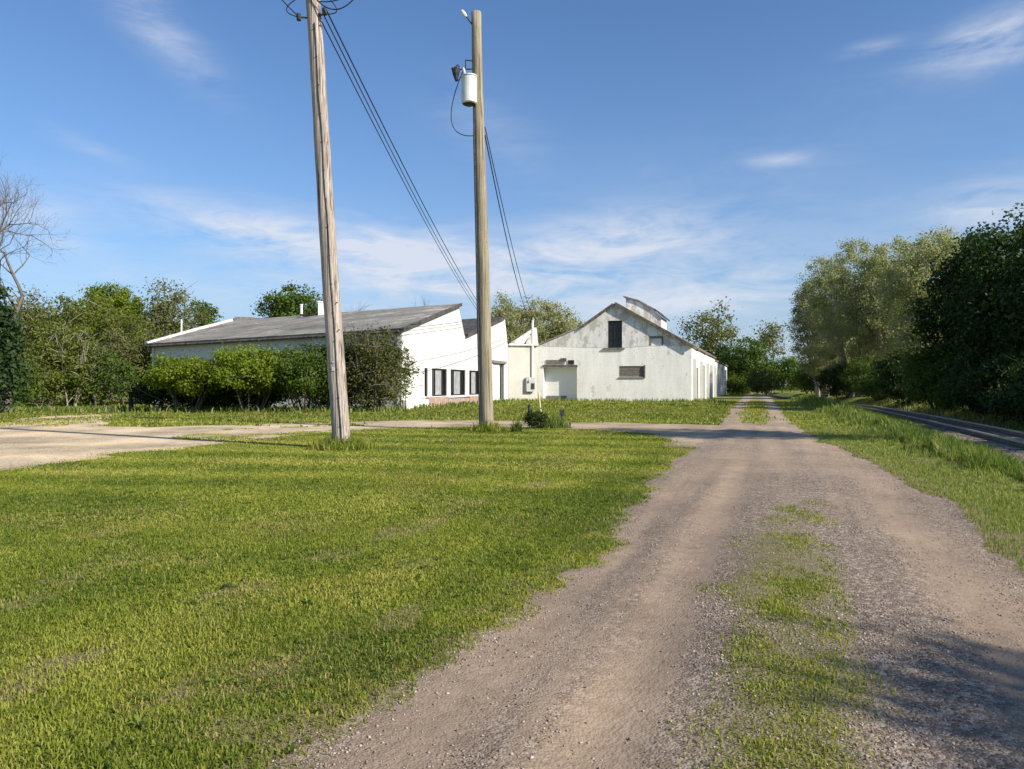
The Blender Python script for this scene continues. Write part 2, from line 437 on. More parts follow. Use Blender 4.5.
def ground_z(x, y):
    x = np.asarray(x, float); y = np.asarray(y, float)
    fade = (1 - sstep(13, 17, y)) * sstep(-7.5, -6, x) * (1 - sstep(9, 11, x)) * sstep(-6, -2, y)
    road = sstep(-1.1, -.45, x - np.interp(y, LY, LXs)) * sstep(-1.1, -.45, np.interp(y, RY, RXs) - x)
    return ((fbm(x * .55, y * .55, 31, 3) - .5) * .10 * fade + .02 * fade) * (1 - road) + track_dip(x, y)

def axis(parts):
    out = []
    for a, b_, st in parts: out += list(np.arange(a, b_, st))
    return np.array(out + [parts[-1][1]])
gx = axis([(-2500, -200, 230), (-200, -40, 10), (-40, -12, .6), (-12, 12, .1), (12, 62, .6), (62, 200, 10), (200, 2500, 230)])
gy = axis([(-400, -40, 40), (-40, -4, 2), (-4, 1.5, .4), (1.5, 18, .1), (18, 40, .4), (40, 140, 1.5), (140, 400, 20), (400, 3000, 260)])
XX, YY = np.meshgrid(gx, gy)
ZZ = ground_z(XX, YY)
nx, ny = len(gx), len(gy)
ii = (np.arange(ny - 1)[:, None] * nx + np.arange(nx - 1)[None, :]).ravel()
quads = np.stack([ii, ii + 1, ii + 1 + nx, ii + nx], 1)
me = np_mesh('ground', np.stack([XX.ravel(), YY.ravel(), ZZ.ravel()], 1), quads.ravel(), np.full(len(quads), 4), {'soil': ('POINT', soil_mask(XX.ravel(), YY.ravel()))})
tag(link('ground', me, M['turf'], smooth=True), kind='structure')

# gravel road sheet
vy = axis([(-10, 1.5, .5), (1.5, 14, .08), (14, 30, .2), (30, 130, 1.0)])
NU = 90
uu = np.linspace(0, 1, NU)
Lx = roadL(vy); Rx = roadR(vy)
X = Lx[:, None] + (Rx - Lx)[:, None] * uu[None, :]; Y = np.repeat(vy[:, None], NU, 1)
scx = .05 + .36 * Y + .12 * (Y > 6) * (Y - 6) * .1
sw = .24 + .035 * Y
strip_n = fbm(X * 2.2, Y * 1.2, 51, 5)
strip = np.exp(-((X - scx) / sw) ** 2) * (1 - .4 * sstep(5.5, 7.5, Y)) * (1 - sstep(7.8, 9.8, Y))
lane_mid = np.exp(-((uu[None, :] - .5) / .17) ** 2) * sstep(24.5, 28, Y)
lane_side = (sstep(.92, 1, uu)[None, :] + (1 - sstep(0, .08, uu))[None, :]) * sstep(25, 30, Y) * .7
STRIP = np.clip(sstep(.15, .85, np.maximum(strip, 0) * .85 + (strip_n - .5) * .8 * (strip > .05)) , 0, 1)
STRIP = np.maximum(STRIP, np.clip(lane_mid * 1.1 + lane_side + (strip_n - .5) * .3 * (Y > 25), 0, 1))
# wheel ruts, left pair and right pair either side of the strip
def bandf(off, w): return np.exp(-((X - scx - off) / w) ** 2)
rut = np.maximum(np.maximum(bandf(-.75, .22), bandf(-1.45, .35) * .8), np.maximum(bandf(1.25, .4) * .9, bandf(.62, .12) * .3))
far = sstep(8, 15, Y)
tl = sum(bandf(o_, .035) for o_ in (-.60, -.74, -.90, -1.06)) * (.5 + fbm(X * 2, Y * .6, 66, 3))
RUT = np.clip(rut * (1 - far) + tl * .6 * (1 - sstep(5, 9, Y)) + far * (.35 + .4 * np.sin(uu * 26)[None, :] * .5 + .25), 0, 1) * (1 - STRIP)
RUT = np.clip(RUT + (fbm(X * 1.2, Y * .5, 61, 4) - .5) * .8, 0, 1)
TREAD = np.clip(bandf(-.72, .1) + bandf(-1.0, .08) * .8, 0, 1) * (1 - far)
edge = np.minimum(uu, 1 - uu)[None, :] * (Rx - Lx)[:, None]
Z = .008 + .03 * sstep(0, .5, edge) + (fbm(X * 3, Y * 3, 71, 4) - .5) * .018 * (1 - .5 * RUT) - .032 * rut * (1 - far) + .012 * STRIP * (Y < 12)
Z = Z + (fbm(X * 14, Y * 14, 72, 3) - .5) * .010 * (1 - RUT) * (Y < 14)
Z = np.maximum(Z, .005)
nv = len(vy)
ii = (np.arange(nv - 1)[:, None] * NU + np.arange(NU - 1)[None, :]).ravel()
quads = np.stack([ii, ii + 1, ii + 1 + NU, ii + NU], 1)
me = np_mesh('gravel_road', np.stack([X.ravel(), Y.ravel(), Z.ravel()], 1), quads.ravel(), np.full(len(quads), 4),
             {'strip': ('POINT', STRIP.ravel()), 'rut': ('POINT', RUT.ravel()), 'tread': ('POINT', TREAD.ravel())})
uvl = me.uv_layers.new(name='UVMap')
uv = np.stack([(X - scx).ravel(), Y.ravel() * 1.07], 1)[quads.ravel()]
uvl.data.foreach_set('uv', uv.astype(np.float32).ravel())
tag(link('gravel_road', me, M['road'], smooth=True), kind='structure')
def road_interp(x, y):
    """z, strip at points inside the road"""
    l = np.interp(y, vy, Lx); r = np.interp(y, vy, Rx)
    ui = np.clip((x - l) / (r - l), 0, 1) * (NU - 1)
    vi = np.interp(y, vy, np.arange(nv))
    a = np.clip(np.round(vi).astype(int), 0, nv - 1); c = np.clip(np.round(ui).astype(int), 0, NU - 1)
    return Z[a, c], STRIP[a, c], RUT[a, c]

# gravel drive sheet
tris = tessellate_polygon([[Vector((p[0], p[1], 0)) for p in DRP]])
me = bpy.data.meshes.new('gravel_drive'); me.from_pydata([(p[0], p[1], .006) for p in DRP], [], [tuple(t) for t in tris]); me.update()
me.polygons.foreach_set('use_smooth', [False] * len(me.polygons))
bm = bmesh.new(); bm.from_mesh(me); bm.normal_update()
for f in bm.faces:
    if f.normal.z < 0: f.normal_flip()
bm.to_mesh(me); bm.free()
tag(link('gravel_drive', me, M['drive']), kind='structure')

# ------------------------------------------------------------------ grass blades
def blades(name, x, y, z, h, w, tint, dry, material, lean=.6, label=None):
    k = len(x)
    a = G.uniform(0, 2 * np.pi, k); la = G.uniform(0, 2 * np.pi, k); ln = G.uniform(.1, lean, k) * h
    ca, sa = np.cos(a) * w / 2, np.sin(a) * w / 2
    lx, ly = np.cos(la) * ln, np.sin(la) * ln
    V = np.zeros((k, 5, 3))
    V[:, 0] = np.stack([x - ca, y - sa, z - .005], 1); V[:, 1] = np.stack([x + ca, y + sa, z - .005], 1)
    V[:, 2] = np.stack([x + ca * .8 + lx * .3, y + sa * .8 + ly * .3, z + h * .6], 1)
    V[:, 3] = np.stack([x - ca * .8 + lx * .3, y - sa * .8 + ly * .3, z + h * .6], 1)
    V[:, 4] = np.stack([x + lx, y + ly, z + h * np.sqrt(np.clip(1 - (ln / h) ** 2 * .6, .1, 1))], 1)
    base = np.arange(k) * 5
    loops = np.stack([base, base + 1, base + 2, base + 3, base + 3, base + 2, base + 4], 1).ravel()
    sizes = np.tile([4, 3], k)
    me = np_mesh(name, V.reshape(-1, 3), loops, sizes, {'tint': ('FACE', np.repeat(tint, 2)), 'dry': ('FACE', np.repeat(dry, 2))})
    return tag(link(name, me, material), kind='stuff')
def scatter(x0, x1, y0, y1, dens):
    k = int((x1 - x0) * (y1 - y0) * dens)
    return G.uniform(x0, x1, k), G.uniform(y0, y1, k)

def turf_tint(x, y):
    """patchy colour of the sward: darker clumps, yellow patches, mown lines across the distance"""
    t = .36 + (fbm(x * .35, y * .35, 81, 4) - .5) * .9 + (fbm(x * 2.5, y * 2.5, 82, 4) - .5) * .6
    t = t + .3 * np.sin((y * .93 + x * .2) * 3.3 + 2 * fbm(x * .3, y * .3, 8)) * sstep(6, 13, y)
    t = t + .15 * sstep(8, 16, y) - .42 * sstep(26, 32, y) + .02 * (1 - sstep(3.5, 7, y)) + .25 * (sstep(.56, .7, fbm(x * .6, y * .6, 88, 3)))
    e = x - np.interp(y, LY, LXs)
    t = t - .35 * np.exp(-((e + .55) / .45) ** 2) * (y < 16)
    return t
# lawn on the left, layers of falling density with distance
xs, ys, hs, ws = [], [], [], []
for (x0, x1, y0, y1, d, h0, w0) in [(-4.5, 1, 1.8, 4.5, 11000, .024, .0058), (-6, 2, 4.5, 7.5, 6500, .024, .0075), (-8.2, 3, 7.5, 12, 3000, .025, .011), (-9, 4.2, 12, 18, 1300, .028, .017), (-9, 4.2, 18, 25, 600, .033, .024),
                                (-60, 14, 24.5, 45, 70, .075, .045), (-46, 26, 45, 64, 32, .10, .08)]:
    x, y = scatter(x0, x1, y0, y1, d)
    enc = .30 * fbm(x * 4, y * 4, 95, 3) * G.random(len(x)); ok = ~(in_road(x - enc, y) & in_road(x + .02, y) | (in_road(x, y) & (y > 20))) & ~(in_poly(x + G.normal(0, .22, len(x)), y + G.normal(0, .22, len(x)), DRP) & ~((x < -5) & (fbm(x * .55, y * 1.1, 97, 4) > .60)) & ~in_poly(x, y, ISL))
    s = soil_mask(x, y, False) * .8
    cl = fbm(x * 5, y * 5, 91, 3)
    ok &= G.random(len(x)) > np.clip(s * 1.02, 0, .985)
    ok &= G.random(len(x)) < .5 + 1.0 * cl
    x, y, cl = x[ok], y[ok], cl[ok]
    xs.append(x); ys.append(y)
    tall = 1 + .9 * (G.random(len(x)) > .96)
    hs.append(h0 * (.55 + .9 * cl) * G.uniform(.55, 1.35, len(x)) * tall); ws.append(w0 * G.uniform(.6, 1.4, len(x)))
x = np.concatenate(xs); y = np.concatenate(ys); h = np.concatenate(hs); w = np.concatenate(ws)
t = np.clip(turf_tint(x, y) + G.normal(0, .12, len(x)), 0, 1)
dry = (G.random(len(x)) < .07 + .5 * soil_mask(x, y, False) + .16 * sstep(26, 32, y) + .3 * sstep(.55, .7, fbm(x * .8, y * .8, 93, 4))) * G.uniform(.3, .9, len(x))
blades('lawn_grass', x, y, ground_z(x, y), h, w, t, dry, M['lawn'], 1.25)

# strip in the middle of the road and the twin-track middle
x, y = scatter(-1.2, 4.2, 1.5, 9.6, 12000)
ok = in_road(x, y); x, y = x[ok], y[ok]
z, s, r_ = road_interp(x, y)
gm = fbm(x * 3.2, y * 2.0, 101, 4)
ok = G.random(len(x)) < s * np.clip((gm - .38) * 2.6, 0.06, .8)
x, y, z, gm = x[ok], y[ok], z[ok], gm[ok]
x2, y2 = scatter(6.5, 22, 24, 62, 70)
ok = in_road(x2, y2); x2, y2 = x2[ok], y2[ok]
z2, s2, r2 = road_interp(x2, y2); ok = G.random(len(x2)) < s2; x2, y2, z2 = x2[ok], y2[ok], z2[ok]
h = np.concatenate([.015 * G.uniform(.4, 1.5, len(x)) * (.4 + gm), .09 * G.uniform(.5, 1.3, len(x2))])
w = np.concatenate([.0042 * G.uniform(.7, 1.5, len(x)) + .0008 * y, .045 * G.uniform(.6, 1.3, len(x2))])
X2 = np.concatenate([x, x2]); Y2 = np.concatenate([y, y2]); Z2 = np.concatenate([z, z2])
t = np.clip(.5 + (fbm(X2 * 2, Y2 * 2, 103) - .5) * .9 + G.normal(0, .15, len(X2)), 0, 1)
blades('track_grass', X2, Y2, Z2, h, w, t, (G.random(len(X2)) < .2) * .7, M['lawn'], .9)

# verge on the right: mown next to the road, tall by the railway
xs, ys, hs, ws, ts, zs = [], [], [], [], [], []
for (y0, y1, d, w0) in [(3.5, 9, 1500, .009), (9, 14, 950, .012), (14, 22, 560, .017), (22, 36, 260, .028), (36, 66, 90, .05)]:
    x, y = scatter(2, 34, y0, y1, d)
    re = roadR(y); tx = track_x(y)
    q = (x - re) / np.maximum(tx - 1.7 - re, .5)
    dd = x - re
    cl = fbm(x * 2.5, y * 2.5, 111, 4)
    lim = 1.02 + (cl - .5) * .5
    ok = (dd > 0.02) & (q < lim) & (G.random(len(x)) > soil_mask(x, y, False) * .9) & (G.random(len(x)) < .3 + 1.3 * cl)
    ok &= np.abs(x / np.maximum(y, .1)) < 1.05
    x, y, q, dd, cl = x[ok], y[ok], q[ok], dd[ok], cl[ok]
    tall = sstep(.28, .52, q + (cl - .5) * .5) * (1 - .5 * sstep(.85, 1.1, q))
    xs.append(x); ys.append(y); ws.append(w0 * G.uniform(.6, 1.4, len(x)) * (1 + .3 * tall))
    hs.append((.04 + (.30 + .25 * sstep(30, 40, y)) * tall * (.4 + cl)) * G.uniform(.5, 1.3, len(x)))
    ts.append(.78 - .48 * tall + (cl - .5) * .5 + G.normal(0, .15, len(x)))
x = np.concatenate(xs); y = np.concatenate(ys)
dry = (G.random(len(x)) < .12) * G.uniform(.3, 1, len(x))
blades('verge_grass', x, y, ground_z(x, y), np.concatenate(hs), np.concatenate(ws), np.clip(np.concatenate(ts), 0, 1), dry, M['tallgrass'], .7)
# rough grass along the buildings, the hedge and beyond the railway
x, y = scatter(-30, 17, 34, 66, 34)
near_wall = np.exp(-((y - (62.5 - .2 * (x - 8))) / 1.5) ** 2) * (x > 1) + np.exp(-((y - 39.0 - .03 * (x + 15) ** 2 * 0) / 1.6) ** 2) * (x < -5.5) + np.exp(-((x - (-5.6 + .306 * (y - 43))) / .8) ** 2) * (y > 43)
ok = (G.random(len(x)) < near_wall) & ~in_poly(x, y, DRP) & (x < .36 * y * .9)
x, y = x[ok], y[ok]
x3, y3 = scatter(9, 60, 8, 70, 26)
tx = track_x(y3); ok = (x3 > tx + 2.4) & (x3 < tx + 14) & (G.random(len(x3)) < .45); x3, y3 = x3[ok], y3[ok]
X3 = np.concatenate([x, x3]); Y3 = np.concatenate([y, y3])
blades('rough_grass', X3, Y3, ground_z(X3, Y3), np.concatenate([G.uniform(.12, .42, len(x)), G.uniform(.1, .5, len(x3))]), G.uniform(.04, .09, len(X3)),
       np.clip(G.normal(.35, .2, len(X3)), 0, 1), (G.random(len(X3)) < np.where(np.arange(len(X3)) < len(x), .2, .55)) * .8, M['tallgrass'], .7)

# broad-leaved weeds (ground cover) on the road edge and through the lawn
x, y = scatter(-6, 4.2, 2.2, 15, 95)
cl = fbm(x * .9, y * .9, 121, 3); e = x - np.interp(y, LY, LXs)
ok = ~in_road(x, y) & ~in_poly(x, y, DRP) & (G.random(len(x)) < np.exp(-((e + .35) / .35) ** 2) * .35 + .06 + .8 * sstep(.5, .62, cl))
x, y = x[ok], y[ok]
xa, ya = scatter(.3, 3.4, 2.2, 8.8, 8); za, sa, ra = road_interp(xa, ya); ok = in_road(xa, ya) & (G.random(len(xa)) < sa * .7)
x = np.concatenate([x, xa[ok]]); y = np.concatenate([y, ya[ok]])
V = []; tn = []
for cx_, cy_ in zip(x, y):
    cz = float(ground_z(cx_, cy_)) + (.03 if in_road(np.array([cx_]), np.array([cy_]))[0] else 0)
    k = R0.randint(6, 12); sz = R0.uniform(.016, .036) * (1.5 if R0.random() < .12 else 1); tt = R0.random()
    for j in range(k):
        a = R0.uniform(0, 6.283); l = sz * R0.uniform(.7, 1.3); wd = l * R0.uniform(.25, .4); up = R0.uniform(.15, .7)
        d = np.array([math.cos(a), math.sin(a), 0]); q = np.array([-math.sin(a), math.cos(a), 0])
        o = np.array([cx_, cy_, cz])
        mid = o + d * l * .55 + np.array([0, 0, l * up]); tip = o + d * l + np.array([0, 0, l * up * .75])
        V += [o, mid - q * wd / 2, tip, mid + q * wd / 2]; tn.append(min(1, max(0, tt + R0.uniform(-.2, .2))))
V = np.array(V); nf = len(V) // 4
me = np_mesh('roadside_weeds', V, np.arange(len(V)), np.full(nf, 4), {'tint': ('FACE', np.array(tn)), 'dry': ('FACE', np.zeros(nf))})
tag(link('roadside_weeds', me, M['weed']), kind='stuff')

# loose stones on the road
def stones(name, x, y, z, s, material):
    k = len(x)
    D = np.array([[1, 0, 0], [-1, 0, 0], [0, 1, 0], [0, -1, 0], [0, 0, .7], [0, 0, -.5]], float)
    V = D[None] * s[:, None, None] * G.uniform(.6, 1.3, (k, 6, 1))
    a = G.uniform(0, 6.28, k); ca, sa = np.cos(a)[:, None], np.sin(a)[:, None]
    tilt = G.uniform(-.6, .6, k)[:, None]
    vx = V[..., 0] * ca - V[..., 1] * sa; vy_ = V[..., 0] * sa + V[..., 1] * ca; vz = V[..., 2] + vx * tilt * .5
    V = np.stack([vx + x[:, None], vy_ + y[:, None], vz + z[:, None]], 2)
    T = np.array([[0, 2, 4], [2, 1, 4], [1, 3, 4], [3, 0, 4], [2, 0, 5], [1, 2, 5], [3, 1, 5], [0, 3, 5]])
    loops = (np.arange(k)[:, None, None] * 6 + T[None]).ravel()
    me = np_mesh(name, V.reshape(-1, 3), loops, np.full(k * 8, 3))
    return tag(link(name, me, material), kind='stuff')
x1, y1 = scatter(-2, 5, 1.6, 5, 2600); x2, y2 = scatter(-1, 7, 5, 11, 1100); x3, y3 = scatter(1, 9, 11, 18, 260)
x = np.concatenate([x1, x2, x3]); y = np.concatenate([y1, y2, y3])
edgespill = G.normal(0, .12, len(x)); ok = in_road(x + edgespill, y); x, y = x[ok], y[ok]
z, s, r_ = road_interp(x, y); z = np.where(in_road(x, y), z, ground_z(x, y))
cl = fbm(x * 1.6, y * 1.2, 131, 4)
e = np.minimum(x - roadL(y), roadR(y) - x)
ok = G.random(len(x)) < np.clip((1.05 - r_ * .95) * (1 - .55 * s) * (.15 + 1.3 * sstep(.35, .65, cl)) + .5 * np.exp(-(e / .3) ** 2), 0, 1)
x, y, z = x[ok], y[ok], z[ok]
stones('loose_gravel', x, y, z + .001, (.003 + .0065 * G.random(len(x)) ** 3) * (1 + y * .03), M['stone'])

# ------------------------------------------------------------------ railway
ty = np.arange(-12, 140, .5)
tc = [Vector((float(track_x(v)), float(v), 0)) for v in ty]
def offset_path(pts, d, z):
    out = []
    for i, p in enumerate(pts):
        t = (pts[min(i + 1, len(pts) - 1)] - pts[max(i - 1, 0)]).normalized()
        out.append(Vector((p.x + t.y * d, p.y - t.x * d, z)))
    return out
prof = [(-2.5, -.02), (-2.1, .06), (-1.6, .17), (-1.2, .2), (0, .2), (1.2, .2), (1.6, .16), (2.3, .05), (3.0, -.02)]
mb = MB()
rows = [offset_path(tc, d, zz) for d, zz in prof]
for r in rows:
    for i, v in enumerate(r): v.z += (R0.random() - .5) * .04; v.x += (R0.random() - .5) * .12
k = len(tc)
mb.v = [tuple(v) for r in rows for v in r]
for a in range(len(rows) - 1):
    for i in range(k - 1): mb.f.append((a * k + i, (a + 1) * k + i, (a + 1) * k + i + 1, a * k + i + 1)); mb.m.append(0)
mb.v = [(a, b_, c_ - RAIL_DROP) for a, b_, c_ in mb.v]
tag(mb.build('railway_ballast', M['ballast'], smooth=True), kind='structure')
trk = thing('railway_track', 'single railway track with shiny rails running beside the gravel road', 'railway track', (float(track_x(20)), 20, -RAIL_DROP))
off = (float(track_x(20)), 20, 0)
def rail(d):
    mb = MB()
    pr = [(-.065, .222), (-.065, .236), (-.012, .25), (-.014, .325), (-.038, .333), (-.038, .385), (.038, .385), (.038, .333), (.014, .325), (.012, .25), (.065, .236), (.065, .222)]
    rr = [offset_path(tc, d + a, z) for a, z in pr]; k = len(tc); n_ = len(pr)
    mb.v = [tuple(v) for r in rr for v in r]
    for a in range(n_):
        c = (a + 1) % n_
        for i in range(k - 1):
            mb.f.append((a * k + i, a * k + i + 1, c * k + i + 1, c * k + i)); mb.m.append(1 if a in (4, 5, 6) else 0)
    mb.f.append(tuple(a * k for a in range(n_))); mb.m.append(0)
    return mb.build('rail', [M['railrust'], M['steel']], trk, off=off)
rail(-.7175); rail(.7175)
tie = MB(); tie.box((0, 0, .137), (2.5, .22, .15)); tie0 = None
k = 0
for v in np.arange(10, 66, .58):
    d = Vector((float(track_x(v + .5) - track_x(v - .5)), 1, 0)).normalized()
    if tie0 is None:
        tie0 = tie.build('sleeper', M['tie'], trk); o = tie0
    else:
        o = tie0.copy(); COL.objects.link(o); o.parent = trk
    o.location = (float(track_x(v)) - off[0], float(v) - off[1], R0.uniform(-.006, .006)); o.rotation_euler = (0, 0, -math.atan2(d.x, d.y) + R0.uniform(-.02, .02))
    k += 1

# ------------------------------------------------------------------ sawtooth workshop
P0 = Vector((-6.36, 43, 0)); DV = Vector((.2924, .9563, 0)); NR = Vector((.9563, -.2924, 0))   # side wall facing the road
A0 = Vector((-24.55, 51.0, 0)); FV = (A0 - P0).normalized(); FLEN = (A0 - P0).length
NF = Vector((FV.y, -FV.x, 0)); NF = NF if NF.y < 0 else -NF
ws = thing('sawtooth_workshop', 'long white workshop with a sawtooth roof and dark window bays facing the road', 'workshop', tuple(P0))
offw = tuple(P0)
def addUV(o, fn):
    me = o.data; uvl = me.uv_layers.new(name='UVMap')
    for l in me.loops:
        v = me.vertices[l.vertex_index].co; uvl.data[l.index].uv = fn(v)
def wallbuild(name, loops, P, nrm, th, material, parent, offv, sdir):
    o = slab(loops, P, nrm, th).build(name, material, parent, off=offv)
    addUV(o, lambda v: (v.dot(sdir), v.z))
    return o
WIN = [(3.25, 3.75), (4.41, 6.94), (7.6, 10.45), (11.2, 13.5)]
WZ0, WZ1 = .68, 2.46
DOOR = (16.6, 19.6, 3.15)
SP = lambda s, z: P0 + DV * s + Vector((0, 0, z))
outer = [(0, -.3), (DOOR[0], -.3), (DOOR[0], DOOR[2]), (DOOR[1], DOOR[2]), (DOOR[1], -.3), (20.6, -.3), (20.6, 4.62), (19.7, 6.9), (10.25, 4.92), (9.05, 6.95), (0, 4.57)]
wallbuild('wall', [outer] + [rect(a, c, WZ0, WZ1) for a, c in WIN], SP, NR, .3, M['siding'], ws, offw, DV)
out3 = [(20.62, -.3), (30.7, -.3), (30.7, 4.9), (29.8, 6.92), (20.62, 4.62)]
wallbuild('wall', [out3, [(25.2, 5.0), (26.8, 5.0), (28.4, 6.25), (27.6, 6.2)]], SP, NR, .3, M['gable'], ws, offw, DV)
FP = lambda s, z: P0 + FV * s + Vector((0, 0, z))
wallbuild('wall', [[(.02, -.3), (FLEN, -.3), (FLEN, 4.1), (.02, 4.5)]], FP, NF, .3, M['trimwhite'], ws, offw, FV)
# left end wall and rear wall
LEND = A0 + Vector((.2924 * 30.7, .9563 * 30.7, 0)); BP0 = P0 + DV * 30.7
wallbuild('wall', [[(.32, -.3), (30, -.3), (30, 4.1), (29, 6.4), (20.5, 4.1), (19.6, 6.4), (10.2, 4.1), (9, 6.4), (.32, 4.1)]], lambda s, z: A0 + DV * s + Vector((0, 0, z)), -NR, .3, M['siding'], ws, offw, DV)
BV = (LEND - BP0).normalized()
wallbuild('wall', [[(.3, -.3), ((LEND - BP0).length, -.3), ((LEND - BP0).length, 4.1), (.3, 4.4)]], lambda s, z: BP0 + BV * s + Vector((0, 0, z)), -NF, .3, M['siding'], ws, offw, BV)
# link wall to the barn
C0 = Vector((14.7, 61, 0)); SV = Vector((.978, -.208, 0)); D0 = C0 - SV * 12.76; NB = Vector((-.208, -.978, 0))
LK0 = P0 + DV * 20.62; LV = (D0 - LK0).normalized(); LL = (D0 - LK0).length
NL = Vector((LV.y, -LV.x, 0)); NL = NL if NL.y < 0 else -NL
wallbuild('link_wall', [[(.02, -.3), (LL - .02, -.3), (LL - .02, 4.75), (.02, 4.72)]], lambda s, z: LK0 + LV * s + Vector((0, 0, z)), NL, .3, M['link'], ws, offw, LV)
mb = MB(); mb.box(LK0 + LV * (LL / 2) + Vector((0, 0, 4.8)) + NL * .02, (LL, .42, .08), Matrix.Rotation(math.atan2(LV.y, LV.x), 3, 'Z'))
mb.build('coping', M['trimwhite'], ws, off=offw)
# roofs: one per tooth, plus the steep north light behind each
def roof_slab(name, q, th, material, parent, offv):
    q = [Vector(p) for p in q]; nrm = (q[1] - q[0]).cross(q[3] - q[0]).normalized()
    if nrm.z < 0: nrm = -nrm
    mb = MB(); mb.add([p + nrm * th for p in q] + q, [(0, 1, 2, 3), (7, 6, 5, 4), (0, 4, 5, 1), (1, 5, 6, 2), (2, 6, 7, 3), (3, 7, 4, 0)])
    return mb.build(name, material, parent, off=offv)
def up(p, z): return Vector((p.x, p.y, z))
for i, s0 in enumerate((0, 10.25)):
    lo_r = SP(s0 - (.35 if i == 0 else -.05), 4.56 if i == 0 else (4.9 if i == 1 else 4.62)) + NR * .18
    hi_r = SP(s0 + 9.1, 6.96) + NR * .18
    lo_l = up(A0 + DV * (s0 - (.35 if i == 0 else -.05)) - NR * .25, 4.12); hi_l = up(A0 + DV * (s0 + 9.0) - NR * .25, 6.48)
    r = roof_slab('roof', [lo_r, lo_l, hi_l, hi_r], .1, M['roof'] if i == 0 else M['darkroof'], ws, offw)
    # steep face
    b_r = SP(s0 + 10.15, 4.85) + NR * .0; b_l = up(A0 + DV * (s0 + 10.1), 4.1)
    roof_slab('north_light', [hi_r - NR * .2, hi_l + NR * .2, b_l, b_r], .06, M['darkroof'], ws, offw)
    # rake board
    mb = MB(); a, c = lo_r + NR * .03, hi_r + NR * .03
    d = c - a
    mb.add([a + Vector((0, 0, .13)), c + Vector((0, 0, .13)), c - Vector((0, 0, .09)), a - Vector((0, 0, .09)),
            a + NR * .05 + Vector((0, 0, .13)), c + NR * .05 + Vector((0, 0, .13)), c + NR * .05 - Vector((0, 0, .09)), a + NR * .05 - Vector((0, 0, .09))],
           [(0, 1, 2, 3), (7, 6, 5, 4), (0, 4, 5, 1), (1, 5, 6, 2), (2, 6, 7, 3), (3, 7, 4, 0)])
    mb.build('rake_board', M['darkroof'], ws, off=offw)
# pale parapet strip on the left end of the first tooth
mb = MB()
a = up(A0 - NR * .3 - DV * .3, 4.2); c = up(A0 - NR * .3 + DV * 9.0, 6.62)
mb.tube([a, a.lerp(c, .5) + Vector((0, 0, .04)), c], .16, 6); mb.build('parapet', M['gable'], ws, off=offw)
mb = MB(); mb.box(up(A0 + DV * 9.2 + FV * -.5, 6.65), (1.5, .35, .35), Matrix.Rotation(.3, 3, 'Z')); mb.box(up(A0 + DV * 9.2 + FV * -2.0, 6.6), (1.2, .3, .2), Matrix.Rotation(.25, 3, 'Z'))
mb.build('broken_coping', M['board'], ws, off=offw)
# lighter patched strip on the roof
def roof_pt(u, v, lift=.115):
    lo = SP(-.35, 4.56).lerp(up(A0 - DV * .35, 4.12), u); hi = SP(9.1, 6.96).lerp(up(A0 + DV * 9, 6.48), u)
    return lo.lerp(hi, v) + Vector((0, 0, lift))
for u0, v0, u1, v1, wd in ((.62, .1, .40, .85, .035), (.95, .25, .55, .3, .02)):
    mb = MB()
    q = [roof_pt(u0, v0), roof_pt(u0 + wd, v0), roof_pt(u1 + wd, v1), roof_pt(u1, v1)]
    lo = [p - Vector((0, 0, .03)) for p in q]
    mb.add(q + lo, [(0, 1, 2, 3), (7, 6, 5, 4), (0, 4, 5, 1), (1, 5, 6, 2), (2, 6, 7, 3), (3, 7, 4, 0)])
    mb.build('roof_patch', M['board'], ws, off=offw)
# gutter, downpipe, vents
mb = MB(); mb.tube([SP(-.42, 4.45), up(A0 - DV * .42, 4.02)], .09, 8); mb.build('gutter', M['rust'], ws, off=offw)
mb = MB(); q = up(A0 + NF * .12 + FV * -.1, 0); mb.tube([up(q, 4.0), up(q, 2.2), up(q, .1)], .08, 8); mb.build('downpipe', M['trimwhite'], ws, off=offw)
p = roof_pt(.66, .93, 0); mb = MB(); mb.tube([p - Vector((0, 0, .1)), p + Vector((0, 0, .95))], .1, 10); mb.tube([p + Vector((0, 0, .95)), p + Vector((0, 0, 1.02))], [.13, .13], 10)
mb.build('vent_pipe', M['trimwhite'], ws, off=offw)
p = roof_pt(.574, .96, 0); mb = MB(); mb.box(p + Vector((0, 0, .5)), (.55, .55, 1.0), Matrix.Rotation(.3, 3, 'Z')); mb.box(p + Vector((0, 0, 1.02)), (.64, .64, .1), Matrix.Rotation(.3, 3, 'Z'))
mb.build('chimney', M['trimwhite'], ws, off=offw)
mb = MB(); p = roof_pt(.61, .92, .15); mb.box(p, (1.6, .5, .12), Matrix.Rotation(.2, 3, 'Z')); mb.build('roof_debris', M['void'], ws, off=offw)
p = up(A0 + DV * 3.0 - NR * .28, 4.9); mb = MB(); mb.tube([p, p + Vector((0, 0, 1.25))], .06, 8); mb.build('vent_pipe', M['trimwhite'], ws, off=offw)
